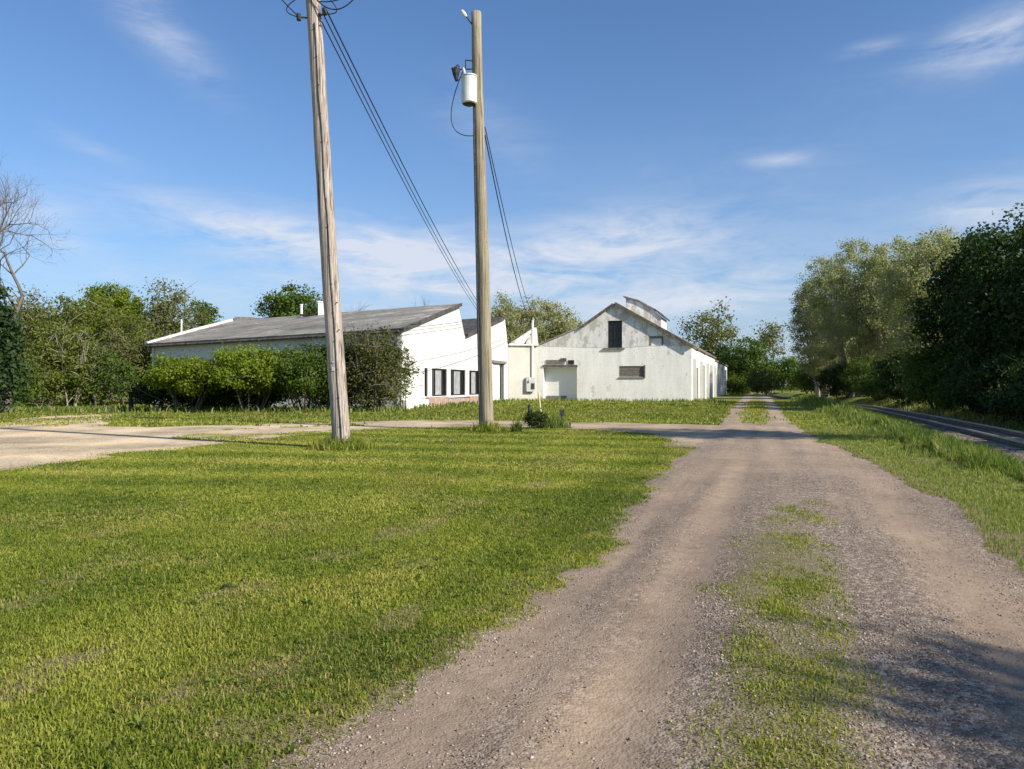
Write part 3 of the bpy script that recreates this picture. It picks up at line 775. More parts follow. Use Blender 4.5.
# window bays: frame, boarded panel, dark panes
Mz = Matrix.Rotation(math.atan2(DV.y, DV.x), 3, 'Z')
for a, c in WIN:
    fr = MB(); cz = (WZ0 + WZ1) / 2; w_ = c - a
    for s_, sw_ in ((a + .04, .08), (c - .04, .08)): fr.box(SP(s_, cz) - NR * .12, (sw_, .12, WZ1 - WZ0 - .002), Mz)
    for z_ in (WZ0 + .04, WZ1 - .04): fr.box(SP((a + c) / 2, z_) - NR * .12, (w_ - .162, .11, .08), Mz)
    if w_ > 1:
        for t_ in (.26, .74): fr.box(SP(a + w_ * t_, cz) - NR * .12, (.07, .1, WZ1 - WZ0 - .165), Mz)
    f_ = fr.build('window', M['void'], ws, off=offw)
    if w_ > 1:
        g = MB(); g.box(SP((a + c) / 2, cz) - NR * .14, (w_ * .48 - .08, .03, WZ1 - WZ0 - .17), Mz); g.build('pane', M['greypanel'], f_, off=offw)
        for t_ in (.14, .86):
            g = MB(); g.box(SP(a + w_ * t_, cz) - NR * .2, (w_ * .2, .02, WZ1 - WZ0 - .17), Mz); g.build('pane', M['glass'], f_, off=offw)
# sill and brick base
mb = MB(); mb.box(SP(8.3, WZ0 - .06) + NR * .06, (11.0, .16, .1), Mz); mb.build('window_sill', M['trimwhite'], ws, off=offw)
for s0, s1, hh, mm in ((-.2, 3.0, .62, 'block'), (3.05, 6.2, .75, 'brick'), (6.25, 10.2, .58, 'brick'), (10.25, 14.2, .7, 'brick')):
    mb = MB(); mb.box(SP((s0 + s1) / 2, hh / 2 - .1) + NR * .22, (s1 - s0, .36, hh), Mz)
    o = mb.build('brick_base', M[mm], ws, off=offw); addUV(o, lambda v: (v.dot(DV), v.z))
# door
mb = MB()
dc = (DOOR[0] + DOOR[1]) / 2
mb.box(SP(DOOR[0] + 1.05, DOOR[2] / 2) - NR * .15, (2.0, .08, DOOR[2] - .1), Mz)
for z_ in (.5, 1.1, 1.7, 2.3): mb.box(SP(DOOR[0] + 1.05, z_) - NR * .09, (1.5, .04, .12), Mz)
o = mb.build('door', M['doorwhite'], ws, off=offw); addUV(o, lambda v: (v.dot(DV), v.z))
mb = MB(); mb.box(SP(dc, DOOR[2] + .1) + NR * .05, (DOOR[1] - DOOR[0] + .5, .14, .2), Mz); mb.box(SP(DOOR[1] - .25, DOOR[2] / 2) - NR * .1, (.1, .1, DOOR[2] - .02), Mz)
mb.build('door_frame', M['board'], ws, off=offw)
# service mast with meter box on the link wall
mp = LK0 + LV * (LL * .80) + NL * .1
mb = MB(); mb.tube([up(mp, 2.0), up(mp, 6.9)], .10, 8); mb.tube([up(mp, 6.9), up(mp + NL * .12, 7.05), up(mp + NL * .3, 6.95)], .07, 8)
for z_ in (3.2, 4.5): mb.box(up(mp, z_), (.2, .1, .05))
mb.build('service_mast', M['trimwhite'], ws, off=offw)
mb = MB(); Ml = Matrix.Rotation(math.atan2(LV.y, LV.x), 3, 'Z')
q = mp + NL * .1 - LV * .25
mb.box(up(q, 1.45), (.75, .26, 1.2), Ml); mb.box(up(q + NL * .15 + LV * .18, 1.3), (.3, .06, .5), Ml, 1)
mb.tube([up(q + NL * .1 - LV * .15, 1.75), up(q + NL * .28 - LV * .15, 1.75)], .1, 12, 0)
mb.build('meter_box', [M['meter'], M['iron']], ws, off=offw)

# ------------------------------------------------------------------ barn
BVd = Vector((.3256, .9455, 0)); NRB = Vector((.9455, -.3256, 0))  # front skewed off square to these side walls so the sun brightens it
barn = thing('barn', 'white gabled barn with peeling paint and a loft opening in its gable', 'barn', tuple(C0))
offb = tuple(C0)
BPt = lambda s, z: D0 + SV * s + Vector((0, 0, z))
def B3(s, t, z): return D0 + SV * s + BVd * t + Vector((0, 0, z))
EAVE = 4.62
low = [(0.0, -.3), (.48, -.3), (.48, 2.9), (3.34, 2.9), (3.34, -.3), (12.76, -.3), (12.76, EAVE), (10.6, EAVE), (9.3, EAVE), (7.15, EAVE - .12), (5.96, EAVE - .12), (0.0, EAVE + .1)]
wallbuild('wall', [low, rect(6.87, 9.0, 2.07, 2.98)], BPt, NB, .35, M['block'], barn, offb, SV)
gab = [(0.0, EAVE + .104), (5.96, EAVE - .116), (5.96, 6.78), (7.12, 6.78), (7.12, EAVE - .116), (9.3, EAVE + .004), (12.76, EAVE + .004), (9.58, 6.3), (6.58, 8.17), (6.1, 7.98), (5.4, 7.3), (3.92, 6.35), (1.1, 5.18)]
wallbuild('gable', [gab, rect(9.32, 10.5, 4.66, 5.45)], lambda s, z: BPt(s, z) + NB * .015, NB, .3, M['gable'], barn, offb, SV)
MzB = Matrix.Rotation(math.atan2(SV.y, SV.x), 3, 'Z')
def bbox(mb, s, z, size, outn=0., mi=0): mb.box(BPt(s, z) + NB * outn, size, MzB, mi)
# loft window: frame with mullions, dark panes
f_ = MB()
for s_ in (6.0, 7.08): bbox(f_, s_, 5.64, (.08, .14, 2.27), -.1)
for z_ in (4.56, 6.74): bbox(f_, 6.54, z_, (1.0, .14, .08), -.1)
for z_ in (5.3, 6.05): bbox(f_, 6.54, z_, (.99, .05, .05), -.12)
bbox(f_, 6.54, 5.64, (.05, .05, 2.1), -.13)
wn = f_.build('loft_window', M['void'], barn, off=offb)
g = MB(); bbox(g, 6.54, 5.64, (1.0, .02, 2.1), -.2); g.build('pane', M['glass'], wn, off=offb)
g = MB(); bbox(g, 6.45, 4.44, (1.8, .16, .1), .06); g.build('sill', M['board'], wn, off=offb)
# small broken window: white sheet with dark frame at left and top
f_ = MB(); bbox(f_, 9.42, 5.06, (.2, .1, .78), -.06); bbox(f_, 9.95, 5.36, (.9, .1, .18), -.06); bbox(f_, 10.44, 5.0, (.1, .1, .66), -.06)
wn = f_.build('broken_window', M['board'], barn, off=offb)
g = MB(); bbox(g, 9.93, 4.98, (.86, .03, .62), -.12); g.build('pane', M['trimwhite'], wn, off=offb)
# boarded vent opening
f_ = MB()
for i in range(5): bbox(f_, 7.93, 2.16 + i * .182, (2.1, .07 + .03 * (i % 2), .165), -.1)
f_.build('boarded_opening', M['board'], barn, off=offb)
f_ = MB(); bbox(f_, 8.99, 2.53, (.1, .12, 1.06), .03); bbox(f_, 7.93, 2.01, (2.2, .1, .07), .03); f_.build('opening_frame', M['board'], barn, off=offb)
# garage door, deeply recessed
gd = MB()
for i in range(6): bbox(gd, 1.91, .25 + i * .485, (2.84, .06, .475), -.62)
for i in range(5): bbox(gd, 1.91, .49 + i * .485, (2.84, .04, .02), -.635)
o = gd.build('garage_door', M['doorwhite'], barn, off=offb); addUV(o, lambda v: (v.dot(SV), v.z))
bp = MB(); bbox(bp, 1.5, .22, (1.75, .05, .5), -.55); bp.build('kick_panel', M['board'], o)
for oo in o.children: oo.data.transform(Matrix.Translation(-C0))
jb = MB()
for s_ in (.38, 3.44): bbox(jb, s_, 1.45, (.2, .5, 2.9), -.45)
bbox(jb, 1.91, 3.0, (3.2, .5, .2), -.45); jb.build('door_jamb', M['block'], barn, off=offb)
ln = MB(); bbox(ln, 1.9, 3.02, (3.0, .1, .16), .03); bbox(ln, 1.5, 3.36, (1.6, .06, .34), .025, 1); bbox(ln, 2.85, 3.33, (.5, .08, .34), .03, 2); bbox(ln, 2.2, 3.55, (.5, .1, .25), .03, 0)
ln.build('lintel', [M['rust'], M['board'], M['void']], barn, off=offb)
# right side wall with openings and buttresses, far wing lower
RP = lambda t, z: C0 + BVd * t + Vector((0, 0, z))
wallbuild('side_wall', [[(.0, -.3), (3.2, -.3), (3.2, 2.9), (6.2, 2.9), (6.2, -.3), (9.2, -.3), (9.2, 3.3), (13.4, 3.3), (13.4, -.3), (27.6, -.3), (27.6, 4.4), (0, 4.5)]], RP, NRB, .35, M['siding'], barn, offb, BVd)
wallbuild('side_wall', [[(27.62, -.3), (28.4, -.3), (28.4, 2.6), (31.5, 2.6), (31.5, -.3), (55, -.3), (55, 4.05), (27.62, 4.3)]], RP, NRB, .35, M['siding'], barn, offb, BVd)
for t0, t1, zz in ((3.2, 6.2, 2.9), (9.2, 13.4, 3.3), (28.4, 31.5, 2.6)):
    d_ = MB(); q = RP((t0 + t1) / 2, zz / 2) - NRB * .28; d_.box(q, (t1 - t0, .06, zz), Matrix.Rotation(math.atan2(BVd.y, BVd.x), 3, 'Z')); d_.build('side_door', M['void'], barn, off=offb)
for t0 in (1.2, 8.0, 15.5, 20.5, 26.0, 34, 41, 48):
    d_ = MB(); q = RP(t0, 1.75) + NRB * .14; d_.box(q, (.35, .28, 3.6), Matrix.Rotation(math.atan2(BVd.y, BVd.x), 3, 'Z')); d_.build('buttress', M['siding'], barn, off=offb)
# left wall / rear wall
wallbuild('rear_wall', [[(0, -.3), (12.7, -.3), (12.7, 4.4), (6.58, 8.0), (0, 4.5)]], lambda s, z: B3(s, 27.6, z), -NB, .3, M['block'], barn, offb, SV)
wallbuild('left_wall', [[(.4, -.3), (27.3, -.3), (27.3, 4.5), (.4, 4.6)]], lambda t, z: B3(.0, t, z), -NRB, .3, M['block'], barn, offb, BVd)
wallbuild('rear_wall', [[(3, -.3), (12.7, -.3), (12.7, 4.0), (8, 6.0), (3, 4.1)]], lambda s, z: B3(s, 55, z), -NB, .3, M['block'], barn, offb, SV)
def broof(name, s0, z0, s1, z1, t0, t1, th, mm): roof_slab(name, [B3(s0, t0, z0), B3(s1, t0, z1), B3(s1, t1, z1), B3(s0, t1, z0)], th, M[mm], barn, offb)
broof('roof', 6.58, 8.18, 12.9, 4.52, -.22, 27.8, .14, 'roof')
broof('roof', -.15, 4.7, 3.92, 6.37, -.1, 27.8, .1, 'roof'); broof('roof', 3.92, 6.37, 6.57, 8.17, -.1, 27.8, .1, 'roof')
broof('wing_roof', 8, 6.2, 12.88, 4.22, 27.9, 55.4, .12, 'roof'); broof('wing_roof', 2.8, 4.2, 7.98, 6.19, 27.9, 55.4, .12, 'roof')
for (s0, z0, s1, z1) in ((6.58, 8.18, 12.9, 4.52), (3.92, 6.37, 6.4, 8.1)):
    mb = MB(); a, c = B3(s0, -.25, z0 + .02), B3(s1, -.25, z1 + .02)
    mb.add([a + Vector((0, 0, .12)), c + Vector((0, 0, .12)), c - Vector((0, 0, .14)), a - Vector((0, 0, .14))] + [v + NB * .06 for v in (a + Vector((0, 0, .12)), c + Vector((0, 0, .12)), c - Vector((0, 0, .14)), a - Vector((0, 0, .14)))],
           [(0, 1, 2, 3), (7, 6, 5, 4), (0, 4, 5, 1), (1, 5, 6, 2), (2, 6, 7, 3), (3, 7, 4, 0)])
    mb.build('rake_board', M['rust'], barn, off=offb)
for i in range(12):     # exposed rafter tails along the right eave
    t_ = .4 + i * 2.1
    mb = MB(); mb.tube([B3(12.6, t_, 4.62), B3(13.2 + R0.uniform(-.2, .1), t_, 4.3)], .07, 4); mb.build('rafter_tail', M['void'] if i % 2 else M['rust'], barn, off=offb)
# roof monitor
mon = slab([[(6.72, 7.6), (9.8, 6.0), (9.8, 7.42), (9.2, 7.98), (7.8, 8.78), (6.72, 9.12)]], lambda s, z: B3(s, 4.0, z), NB, .25, ).build('roof_monitor', M['gable'], barn, off=offb)
mb = slab([[(4.0, 5.9), (7.8, 5.9), (7.8, 7.4), (4.0, 7.4)]], lambda t, z: B3(9.78, t, z), NRB, .2); mb.build('monitor_wall', M['gable'], mon, off=offb)
mb = slab([[(4.26, 7.5), (7.8, 7.5), (7.8, 9.05), (4.26, 9.05)]], lambda t, z: B3(6.74, t, z), -NRB, .2); mb.build('monitor_wall', M['gable'], mon, off=offb)
for (s0, z0, s1, z1, mm) in ((6.5, 9.2, 7.8, 8.82, 'roof'), (7.8, 8.82, 9.2, 8.02, 'roof'), (9.2, 8.02, 10.0, 7.3, 'darkroof')):
    roof_slab('monitor_roof', [B3(s0, 3.85, z0), B3(s1, 3.85, z1), B3(s1, 8.0, z1), B3(s0, 8.0, z0)], .1, M[mm], mon, offb)

# ------------------------------------------------------------------ utility poles and cables
def smoothpole(x, y, lean, H, r0, r1, material, parent):
    mb = MB(); k = 26
    pts = []; rr = []
    for i in range(k + 1):
        t = i / k; z = -.4 + (H + .4) * t
        wob = .02 * math.sin(t * 7 + x)
        pts.append((lean * z + wob * t, wob * .5 * t, z)); rr.append(r0 + (r1 - r0) * t + (.012 * math.sin(i * 1.7) if i < k else 0) * .3)
    mb.tube(pts, rr, 20, cap=True)
    o = mb.build('shaft', material, parent, smooth=True)
    return o
pL = Vector((at(342, 16.4), 16.4, 0)); leanL = -.066
poleL = thing('utility_pole', 'tall weathered grey wooden pole leaning over the lawn', 'utility pole', tuple(pL))
smoothpole(pL.x, pL.y, leanL, 11.4, .20, .15, M['wood'], poleL)
def onL(z, dx=0, dy=0): return Vector((leanL * z + dx, dy, z))
mb = MB(); 
mb.tube([onL(9.5, .1, -.06), onL(9.5, .3, -.14)], .02, 6); mb.tube([onL(9.48, .28, -.14), onL(9.62, .28, -.14)], .05, 10); mb.build('cable_bracket', M['iron'], poleL)
mb = MB(); mb.tube([onL(9.45, -.1, -.06), onL(9.45, -.3, -.1)], .02, 6); mb.tube([onL(9.38, -.3, -.1), onL(9.52, -.3, -.1)], .05, 10); mb.build('cable_bracket', M['iron'], poleL)
def loop_wire(mb, a, c, sag, r=.012, side=Vector((0, 0, 0)), k=14):
    pts = []
    for i in range(k + 1):
        t = i / k; q = Vector(a).lerp(Vector(c), t) - Vector((0, 0, sag * 4 * t * (1 - t))) + side * (4 * t * (1 - t)); pts.append(q)
    mb.tube(pts, r, 5)
mb = MB()
loop_wire(mb, onL(9.9, .05, -.2), onL(9.78, 1.0, -.3), .30, .014); loop_wire(mb, onL(9.75, .15, -.2), onL(10.05, 1.1, -.2), .12, .013)
loop_wire(mb, onL(9.5, .28, -.14), onL(9.86, .35, -.2), .12, .012, Vector((.25, 0, 0))); loop_wire(mb, onL(9.45, -.3, -.1), onL(9.9, -.2, -.12), .0, .012, Vector((-.3, 0, -.05)))
mb.build('drip_loop', M['cable'], poleL)
mb = MB()
for z_ in (2.6, 3.2): mb.tube([onL(z_, .12, -.13), onL(z_, .16, -.2)], .012, 6)
mb.build('step_bolt', M['iron'], poleL)
mb = MB(); mb.tube([onL(z_, .045 + .01 * math.sin(z_ * 3), -.205 + .0045 * z_) for z_ in np.linspace(.05, 9.3, 24)], .011, 5)
for z_ in np.arange(.5, 9.2, .62): mb.box(onL(float(z_), .045, -.207 + .0045 * z_), (.04, .02, .015))
mb.build('ground_wire', M['iron'], poleL)
mb = MB(); mb.box(onL(1.75, -.03, -.2), (.06, .012, .09)); mb.box(onL(1.9, -.02, -.2), (.05, .012, .03)); mb.build('pole_tag', M['meter'], poleL)

pR = Vector((at(487, 22.7), 22.7, 0)); leanR = -.0255
poleR = thing('utility_pole', 'tan wooden pole carrying a pale grey transformer can', 'utility pole', tuple(pR))
smoothpole(pR.x, pR.y, leanR, 12.75, .215, .15, M['wood2'], poleR)
def onR(z, dx=0, dy=0): return Vector((leanR * z + dx, dy, z))
tz = zat(93, 22.7); tp = onR(tz, -.27, -.24)
mb = MB()
mb.tube([tp + Vector((0, 0, -.43)), tp + Vector((0, 0, -.40)), tp + Vector((0, 0, .36)), tp + Vector((0, 0, .38))], [.2, .235, .235, .21], 24)
tr = mb.build('transformer', M['grey_enamel'], poleR, smooth=False)
mb = MB(); mb.tube([tp + Vector((0, 0, .38)), tp + Vector((0, 0, .41)), tp + Vector((0, 0, .45))], [.25, .25, .1], 24); mb.build('lid', M['grey_enamel'], tr)
mb = MB(); mb.tube([tp + Vector((-.12, -.02, .42)), tp + Vector((-.14, -.02, .5)), tp + Vector((-.16, -.02, .58)), tp + Vector((-.17, -.02, .66))], [.06, .04, .055, .025], 10); mb.build('bushing', M['porcelain'], tr)
mb = MB(); mb.box(tp + Vector((.16, .14, .2)), (.2, .12, .08)); mb.box(tp + Vector((.16, .14, -.2)), (.2, .12, .08)); mb.build('bracket', M['iron'], tr)
mb = MB(); mb.tube([tp + Vector((0, 0, -.47)), tp + Vector((0, 0, -.43))], [.12, .2], 16); mb.build('drain_base', M['iron'], tr)
b1, b2 = zat(61, 22.6), zat(69, 22.6)
mb = MB(); mb.tube([onR(b1, -.1, -.1), onR(b1, -.36, -.16), onR(b2 - .03, -.36, -.16)], .022, 6); mb.tube([onR(b2, -.1, -.1), onR(b2 - .05, -.62, -.18)], .022, 6); mb.build('cutout_arm', M['iron'], poleR)
mb = MB(); q = onR(zat(73, 22.6), -.64, -.18)
mb.tube([q + Vector((.06, 0, .22)), q + Vector((.02, 0, .1)), q + Vector((-.02, 0, -.05)), q + Vector((0, 0, -.28))], [.03, .1, .11, .04], 10); mb.tube([q + Vector((-.1, 0, .12)), q + Vector((-.06, 0, -.1))], [.06, .04], 8); mb.build('fuse_cutout', M['iron'], poleR)
tpz = 12.45
mb = MB(); mb.tube([onR(tpz - .1, -.12, -.05), onR(tpz + .15, -.32, -.1)], [.03, .02], 8); mb.tube([onR(tpz + .12, -.3, -.1), onR(tpz + .2, -.38, -.11), onR(tpz + .3, -.44, -.12)], [.04, .075, .05], 10, 1); mb.build('insulator', [M['iron'], M['porcelain']], poleR)
mb = MB(); loop_wire(mb, tp + Vector((-.17, -.02, .6)), onR(zat(136, 22.6), -.16, -.12), .0, .014, Vector((-.52, 0, -.55)), 18)
loop_wire(mb, q + Vector((0, 0, -.25)), tp + Vector((-.16, -.02, .64)), .12, .012); mb.build('jumper_wire', M['cable'], poleR)
mb = MB(); mb.tube([onR(tz - .5, -.13, -.12), onR(zat(140, 22.6), -.16, -.14), onR(6, -.17, -.14), onR(3, -.19, -.13), onR(.2, -.2, -.12)], .03, 8); mb.build('conduit', M['iron'], poleR)

def cable(name, label, a, c, sag, r, group=None):
    mb = MB(); loop_wire(mb, a, c, sag, r, k=40)
    o = mb.build(name, M['cable']); return tag(o, label, 'cable', group)
peak = SP(14.0, 6.5) + NR * .25
peak2 = SP(14.0, 6.25) + NR * .25
aL = pL + onL(9.5, .28, -.14)
cable('power_cable', 'uppermost of the three cables from the leaning pole to the workshop roof', aL + Vector((.0, 0, .16)), peak + Vector((.1, 0, .2)), .45, .017, 'service cables to the workshop')
cable('power_cable', 'middle one of the three cables from the leaning pole to the workshop', aL + Vector((-.02, 0, -.02)), peak, .5, .014, 'service cables to the workshop')
cable('power_cable', 'lowest of the three cables from the leaning pole to the workshop roof', aL + Vector((-.06, 0, -.18)), peak2, .5, .014, 'service cables to the workshop')
aR = pR + onR(zat(132, 22.7), .17, 0)
mt = up(mp + NL * .3, 6.95)
cable('service_cable', 'higher cable from the transformer pole to the mast on the white link wall', aR + Vector((0, 0, .15)), mt + Vector((0, 0, .05)), .7, .016)
cable('service_cable', 'lower sagging cable from the transformer pole to the mast on the link wall', aR + Vector((0, 0, -.1)), mt + Vector((-.1, 0, -.25)), 1.15, .02)
cable('power_line', 'thin cable leaving the top of the leaning pole towards the upper left', pL + onL(9.45, -.3, -.1), Vector((-8.6, 8.5, 13.2)), .35, .013)

mb = MB(); mb.tube([SP(14.0, 5.2) + NR * .25, SP(14.0, 6.75) + NR * .25], .05, 8); mb.build('service_mast', M['trimwhite'], ws, off=offw)
# small items by the transformer pole
x, y = ground_pt(529, 426)
mb = MB(); mb.tube([(x, y, -.1), (x + .01, y, .7)], .05, 8); mb.tube([(x + .01, y, .7), (x + .01, y, .74)], [.055, .03], 8); tag(mb.build('marker_post', M['iron']), 'short black post standing in the bush beside the transformer pole', 'post')
x, y = ground_pt(542, 426)
mb = MB(); mb.tube([(x + .03, y, -.1), (x - .12, y + .05, 1.15)], [.03, .028], 8); tag(mb.build('guy_marker', M['yellow']), 'slanted pale yellow guy wire guard beside the small bush', 'guy guard')
x, y = ground_pt(562, 424)
mb = MB(); mb.tube([(x, y, -.1), (x, y, .45)], .045, 8); mb.box((x, y, .42), (.16, .12, .2)); tag(mb.build('cable_pedestal', M['iron']), 'small dark box on a stub post in the grass', 'pedestal')
x, y = ground_pt(131, 411)
mb = MB(); mb.tube([(x, y, -.1), (x, y, .62), (x, y, .7)], [.14, .13, .08], 10); tag(mb.build('stub_post', M['iron']), 'short thick black post at the edge of the left trees', 'post')

# ------------------------------------------------------------------ trees
def leaves_mesh(name, C, r, nper, ls, rng, flat=.75, up_b=.35):
    k = len(C)
    cnt = np.maximum(3, (nper * rng.uniform(.6, 1.4, k)).astype(int))
    idx = np.repeat(np.arange(k), cnt); nl = len(idx)
    rr = r[idx] if hasattr(r, '__len__') else np.full(nl, r)
    o = rng.normal(0, 1, (nl, 3)); o[:, 2] *= flat
    pos = C[idx] + o * rr[:, None] * .55
    nrm = o * .55 + rng.normal(0, .75, (nl, 3)); nrm[:, 2] += up_b
    nrm /= np.linalg.norm(nrm, axis=1)[:, None] + 1e-9
    ref = rng.normal(0, 1, (nl, 3)); u = np.cross(nrm, ref); u /= np.linalg.norm(u, axis=1)[:, None] + 1e-9
    v = np.cross(nrm, u)
    s = ls * rng.uniform(.55, 1.35, nl)
    V = np.zeros((nl, 4, 3))
    bend = nrm * (s * .15)[:, None]
    V[:, 0] = pos - u * (s * .5)[:, None] - bend; V[:, 1] = pos + v * (s * .3)[:, None]; V[:, 2] = pos + u * (s * .5)[:, None] - bend; V[:, 3] = pos - v * (s * .3)[:, None]
    return np_mesh(name, V.reshape(-1, 3), np.arange(nl * 4), np.full(nl, 4))
def curve_branch(mb, a, c, r0, r1, n=5, lift=.25, rng=None, wob=.05):
    a = Vector(a); c = Vector(c); d = (c - a).length
    m_ = a.lerp(c, .45) + Vector((rng.uniform(-1, 1) * wob * d, rng.uniform(-1, 1) * wob * d, lift * d * .3))
    pts = []; rr = []
    for i in range(n + 1):
        t = i / n; pts.append(a * (1 - t) ** 2 + m_ * 2 * t * (1 - t) + c * t * t); rr.append(r0 + (r1 - r0) * t)
    mb.tube(pts, rr, 5 if r0 > .05 else 4, cap=False); return pts
def tree(name, label, x, y, H, rx, z0, K, nper, ls, cr, leaf, bark='bark', tr=.2, stems=1, seed=0, ry=None, fill=.42, rough=.35, group=None, cat='tree', crown='crown', top=1.0, twigs=0, spread=.3, lobes=0):
    rng = np.random.default_rng(seed + 100); rn = random.Random(seed)
    root = thing(name, label, cat, (x, y, 0), 0, group)
    ry = ry or rx; cz = (z0 + H) / 2; hz = (H - z0) / 2
    u = rng.normal(0, 1, (K, 3)); u /= np.linalg.norm(u, axis=1)[:, None]
    an = np.arctan2(u[:, 1], u[:, 0])
    lob = 1 + rough * (fbm(an * 1.6 + seed, u[:, 2] * 2.4 + seed * 3, seed + 5, 3) - .5) * 2
    r = rng.random(K) ** fill * lob
    C = np.stack([u[:, 0] * rx * r, u[:, 1] * ry * r, cz + u[:, 2] * hz * np.clip(r, 0, 1.0 + rough * .35)], 1)
    if top != 1.0:   # narrow (<1) or broaden the top
        f = (C[:, 2] - z0) / (H - z0); C[:, :2] *= (1 + (top - 1) * np.clip(f, 0, 1))[:, None]
    C[:, 2] = np.maximum(C[:, 2], z0 * .75)
    me = leaves_mesh(crown, C, cr * rng.uniform(.7, 1.4, K), nper, ls, rng)
    link(crown, me, M[leaf], root)
    mb = MB(); ends = []
    for s in range(stems):
        a = rn.uniform(0, 6.28); sp = spread * rx if stems > 1 else 0
        b0 = Vector((math.cos(a) * sp * .4, math.sin(a) * sp * .4, -.2)); tp_ = Vector((math.cos(a) * sp * 1.6 + rn.uniform(-.1, .1) * rx, math.sin(a) * sp * 1.6 + rn.uniform(-.1, .1) * rx, z0 + (H - z0) * rn.uniform(.55, .8)))
        rr_ = tr * rn.uniform(.7, 1.1) if stems > 1 else tr
        pts = []; n_ = 9
        for i in range(n_ + 1):
            t = i / n_; q = b0.lerp(tp_, t); q += Vector((math.sin(t * 5 + s + seed), math.cos(t * 4 + s * 2 + seed), 0)) * .03 * H * t * (1 - t) * 2
            pts.append(q)
        mb.tube(pts, [rr_ * (1.25 if i == 0 else 1) * (1 - .82 * i / n_) for i in range(n_ + 1)], 8, cap=False)
        ends.append((pts, rr_))
    nl = max(4, min(K // 5, 22)); order = list(range(K)); rn.shuffle(order)
    limbs = []
    for i in order[:nl]:
        c = Vector(C[i]); pts, rr_ = rn.choice(ends)
        zt = max(z0 * .6, c.z - rn.uniform(.25, .5) * (H - z0)); best = min(range(1, 9), key=lambda j: abs(pts[j].z - zt))
        limbs.append(curve_branch(mb, pts[best], c, rr_ * (1 - .8 * best / 9) * .55 + .01, .015, 5, .3, rn))
    for i in order[nl:nl + 110]:
        c = Vector(C[i]); best = None
        for l in limbs:
            for q in l[1:]:
                d_ = (q - c).length + max(0, q.z - c.z) * .6
                if best is None or d_ < best[0]: best = (d_, q)
        curve_branch(mb, best[1], c, .03 + .02 * tr, .008, 3, .15, rn)
        for t_ in range(twigs):
            e = c + Vector((rn.gauss(0, 1), rn.gauss(0, 1), rn.gauss(.6, .8))) * cr * .9
            mb.tube([c, c.lerp(e, .5) + Vector((rn.uniform(-.1, .1), rn.uniform(-.1, .1), .05)), e], [.022, .016, .008], 3, cap=False)
    mb.build('trunk', M[bark], root, smooth=True)
    return root
def bare_tree(name, label, x, y, H, tr, seed, bark='barkgrey', lean=(0, 0), spread=.55, depth=5, group=None, leafy=None, ls=.2, clear=.25):
    rn = random.Random(seed); root = thing(name, label, 'tree', (x, y, 0), 0, group)
    tm, cm = MB(), MB(); tips = []
    def grow(p, d, l, r, k):
        n_ = 4; pts = [p]; q = p
        for i in range(n_):
            d = (d + Vector((rn.gauss(0, .12), rn.gauss(0, .12), rn.gauss(.05, .08)))).normalized(); q = q + d * l / n_; pts.append(q)
        (tm if k >= depth - 1 else cm).tube(pts, [r * (1 - .45 * i / n_) for i in range(n_ + 1)], 6 if k > 2 else 3, cap=False)
        if k == 0: tips.append(q); return
        nc = 3 if k > 1 else 4
        for i in range(nc):
            a = rn.uniform(0, 6.28); ax = d.orthogonal().normalized(); ax.rotate(Quaternion(d, a))
            nd = (d + ax * rn.uniform(.5, 1.15) * spread * 1.4).normalized(); nd.z += .08
            st = pts[-1] if i == 0 else pts[rn.choice((2, 3, 4))]
            grow(st, nd.normalized(), l * rn.uniform(.6, .85), r * (.62 if i == 0 else .45), k - 1)
    l0 = H * clear
    grow(Vector((0, 0, -.2)), Vector((lean[0], lean[1], 1)).normalized(), l0, tr, depth)
    tm.build('trunk', M[bark], root, smooth=True); 
    cm.build('crown', M[bark], root)
    if leafy:
        rng = np.random.default_rng(seed); C = np.array([tuple(t) for t in tips])
        link('foliage', leaves_mesh('foliage', C, .35, 2.2, ls, rng), M[leafy], root)
    return root
def T(px, y): return at(px, y), y

# left edge: bare tree, evergreen, mixed trees behind the undergrowth
bare_tree('bare_tree', 'large leafless grey tree spreading over the left edge of the view', *T(6, 38.5), 13.2, .3, 5, lean=(.22, 0), spread=.72, depth=7, clear=.34)
tree('evergreen_tree', 'dark dense evergreen at the far left below the leafless tree', *T(-14, 36), 6.2, 1.9, .3, 190, 90, .22, .5, 'leaf_evergreen', tr=.16, seed=2, top=.45, rough=.25)
gl = 'trees behind the left undergrowth'
tree('willow_tree', 'yellow-green loose willow in the middle of the left trees', *T(78, 56), 8.2, 3.6, .6, 260, 95, .2, .7, 'leaf_willow', 'barkpale', tr=.13, stems=4, seed=3, group=gl, rough=.4, twigs=2)
tree('maple_tree', 'bright green rounded tree rising above the left willow', *T(112, 66), 10.0, 2.5, 5.0, 170, 150, .2, .6, 'leaf_bright', tr=.2, seed=4, group=gl, rough=.18)
bare_tree('twiggy_tree', 'grey twiggy tree just beginning to leaf near the left evergreen', *T(48, 62), 10.2, .2, 15, spread=.42, depth=5, group=gl, leafy='leaf_olive', clear=.27)
bare_tree('twiggy_tree', 'grey twiggy tree between the bright rounded tree and the workshop', *T(160, 70), 10.6, .2, 16, spread=.42, depth=5, group=gl, leafy='leaf_olive', clear=.27)
tree('ash_tree', 'grey-green thin tree beside the left end of the workshop roof', *T(168, 68), 10.0, 3.2, 1.2, 200, 60, .24, .8, 'leaf_olive', 'barkgrey', tr=.16, stems=3, seed=6, group=gl, rough=.45, twigs=3)
tree('young_tree', 'small bright green tree showing over the left end of the roof', *T(204, 78), 10.8, 1.5, 5.5, 40, 60, .3, .6, 'leaf_mid', tr=.1, seed=7, group=gl, rough=.5)
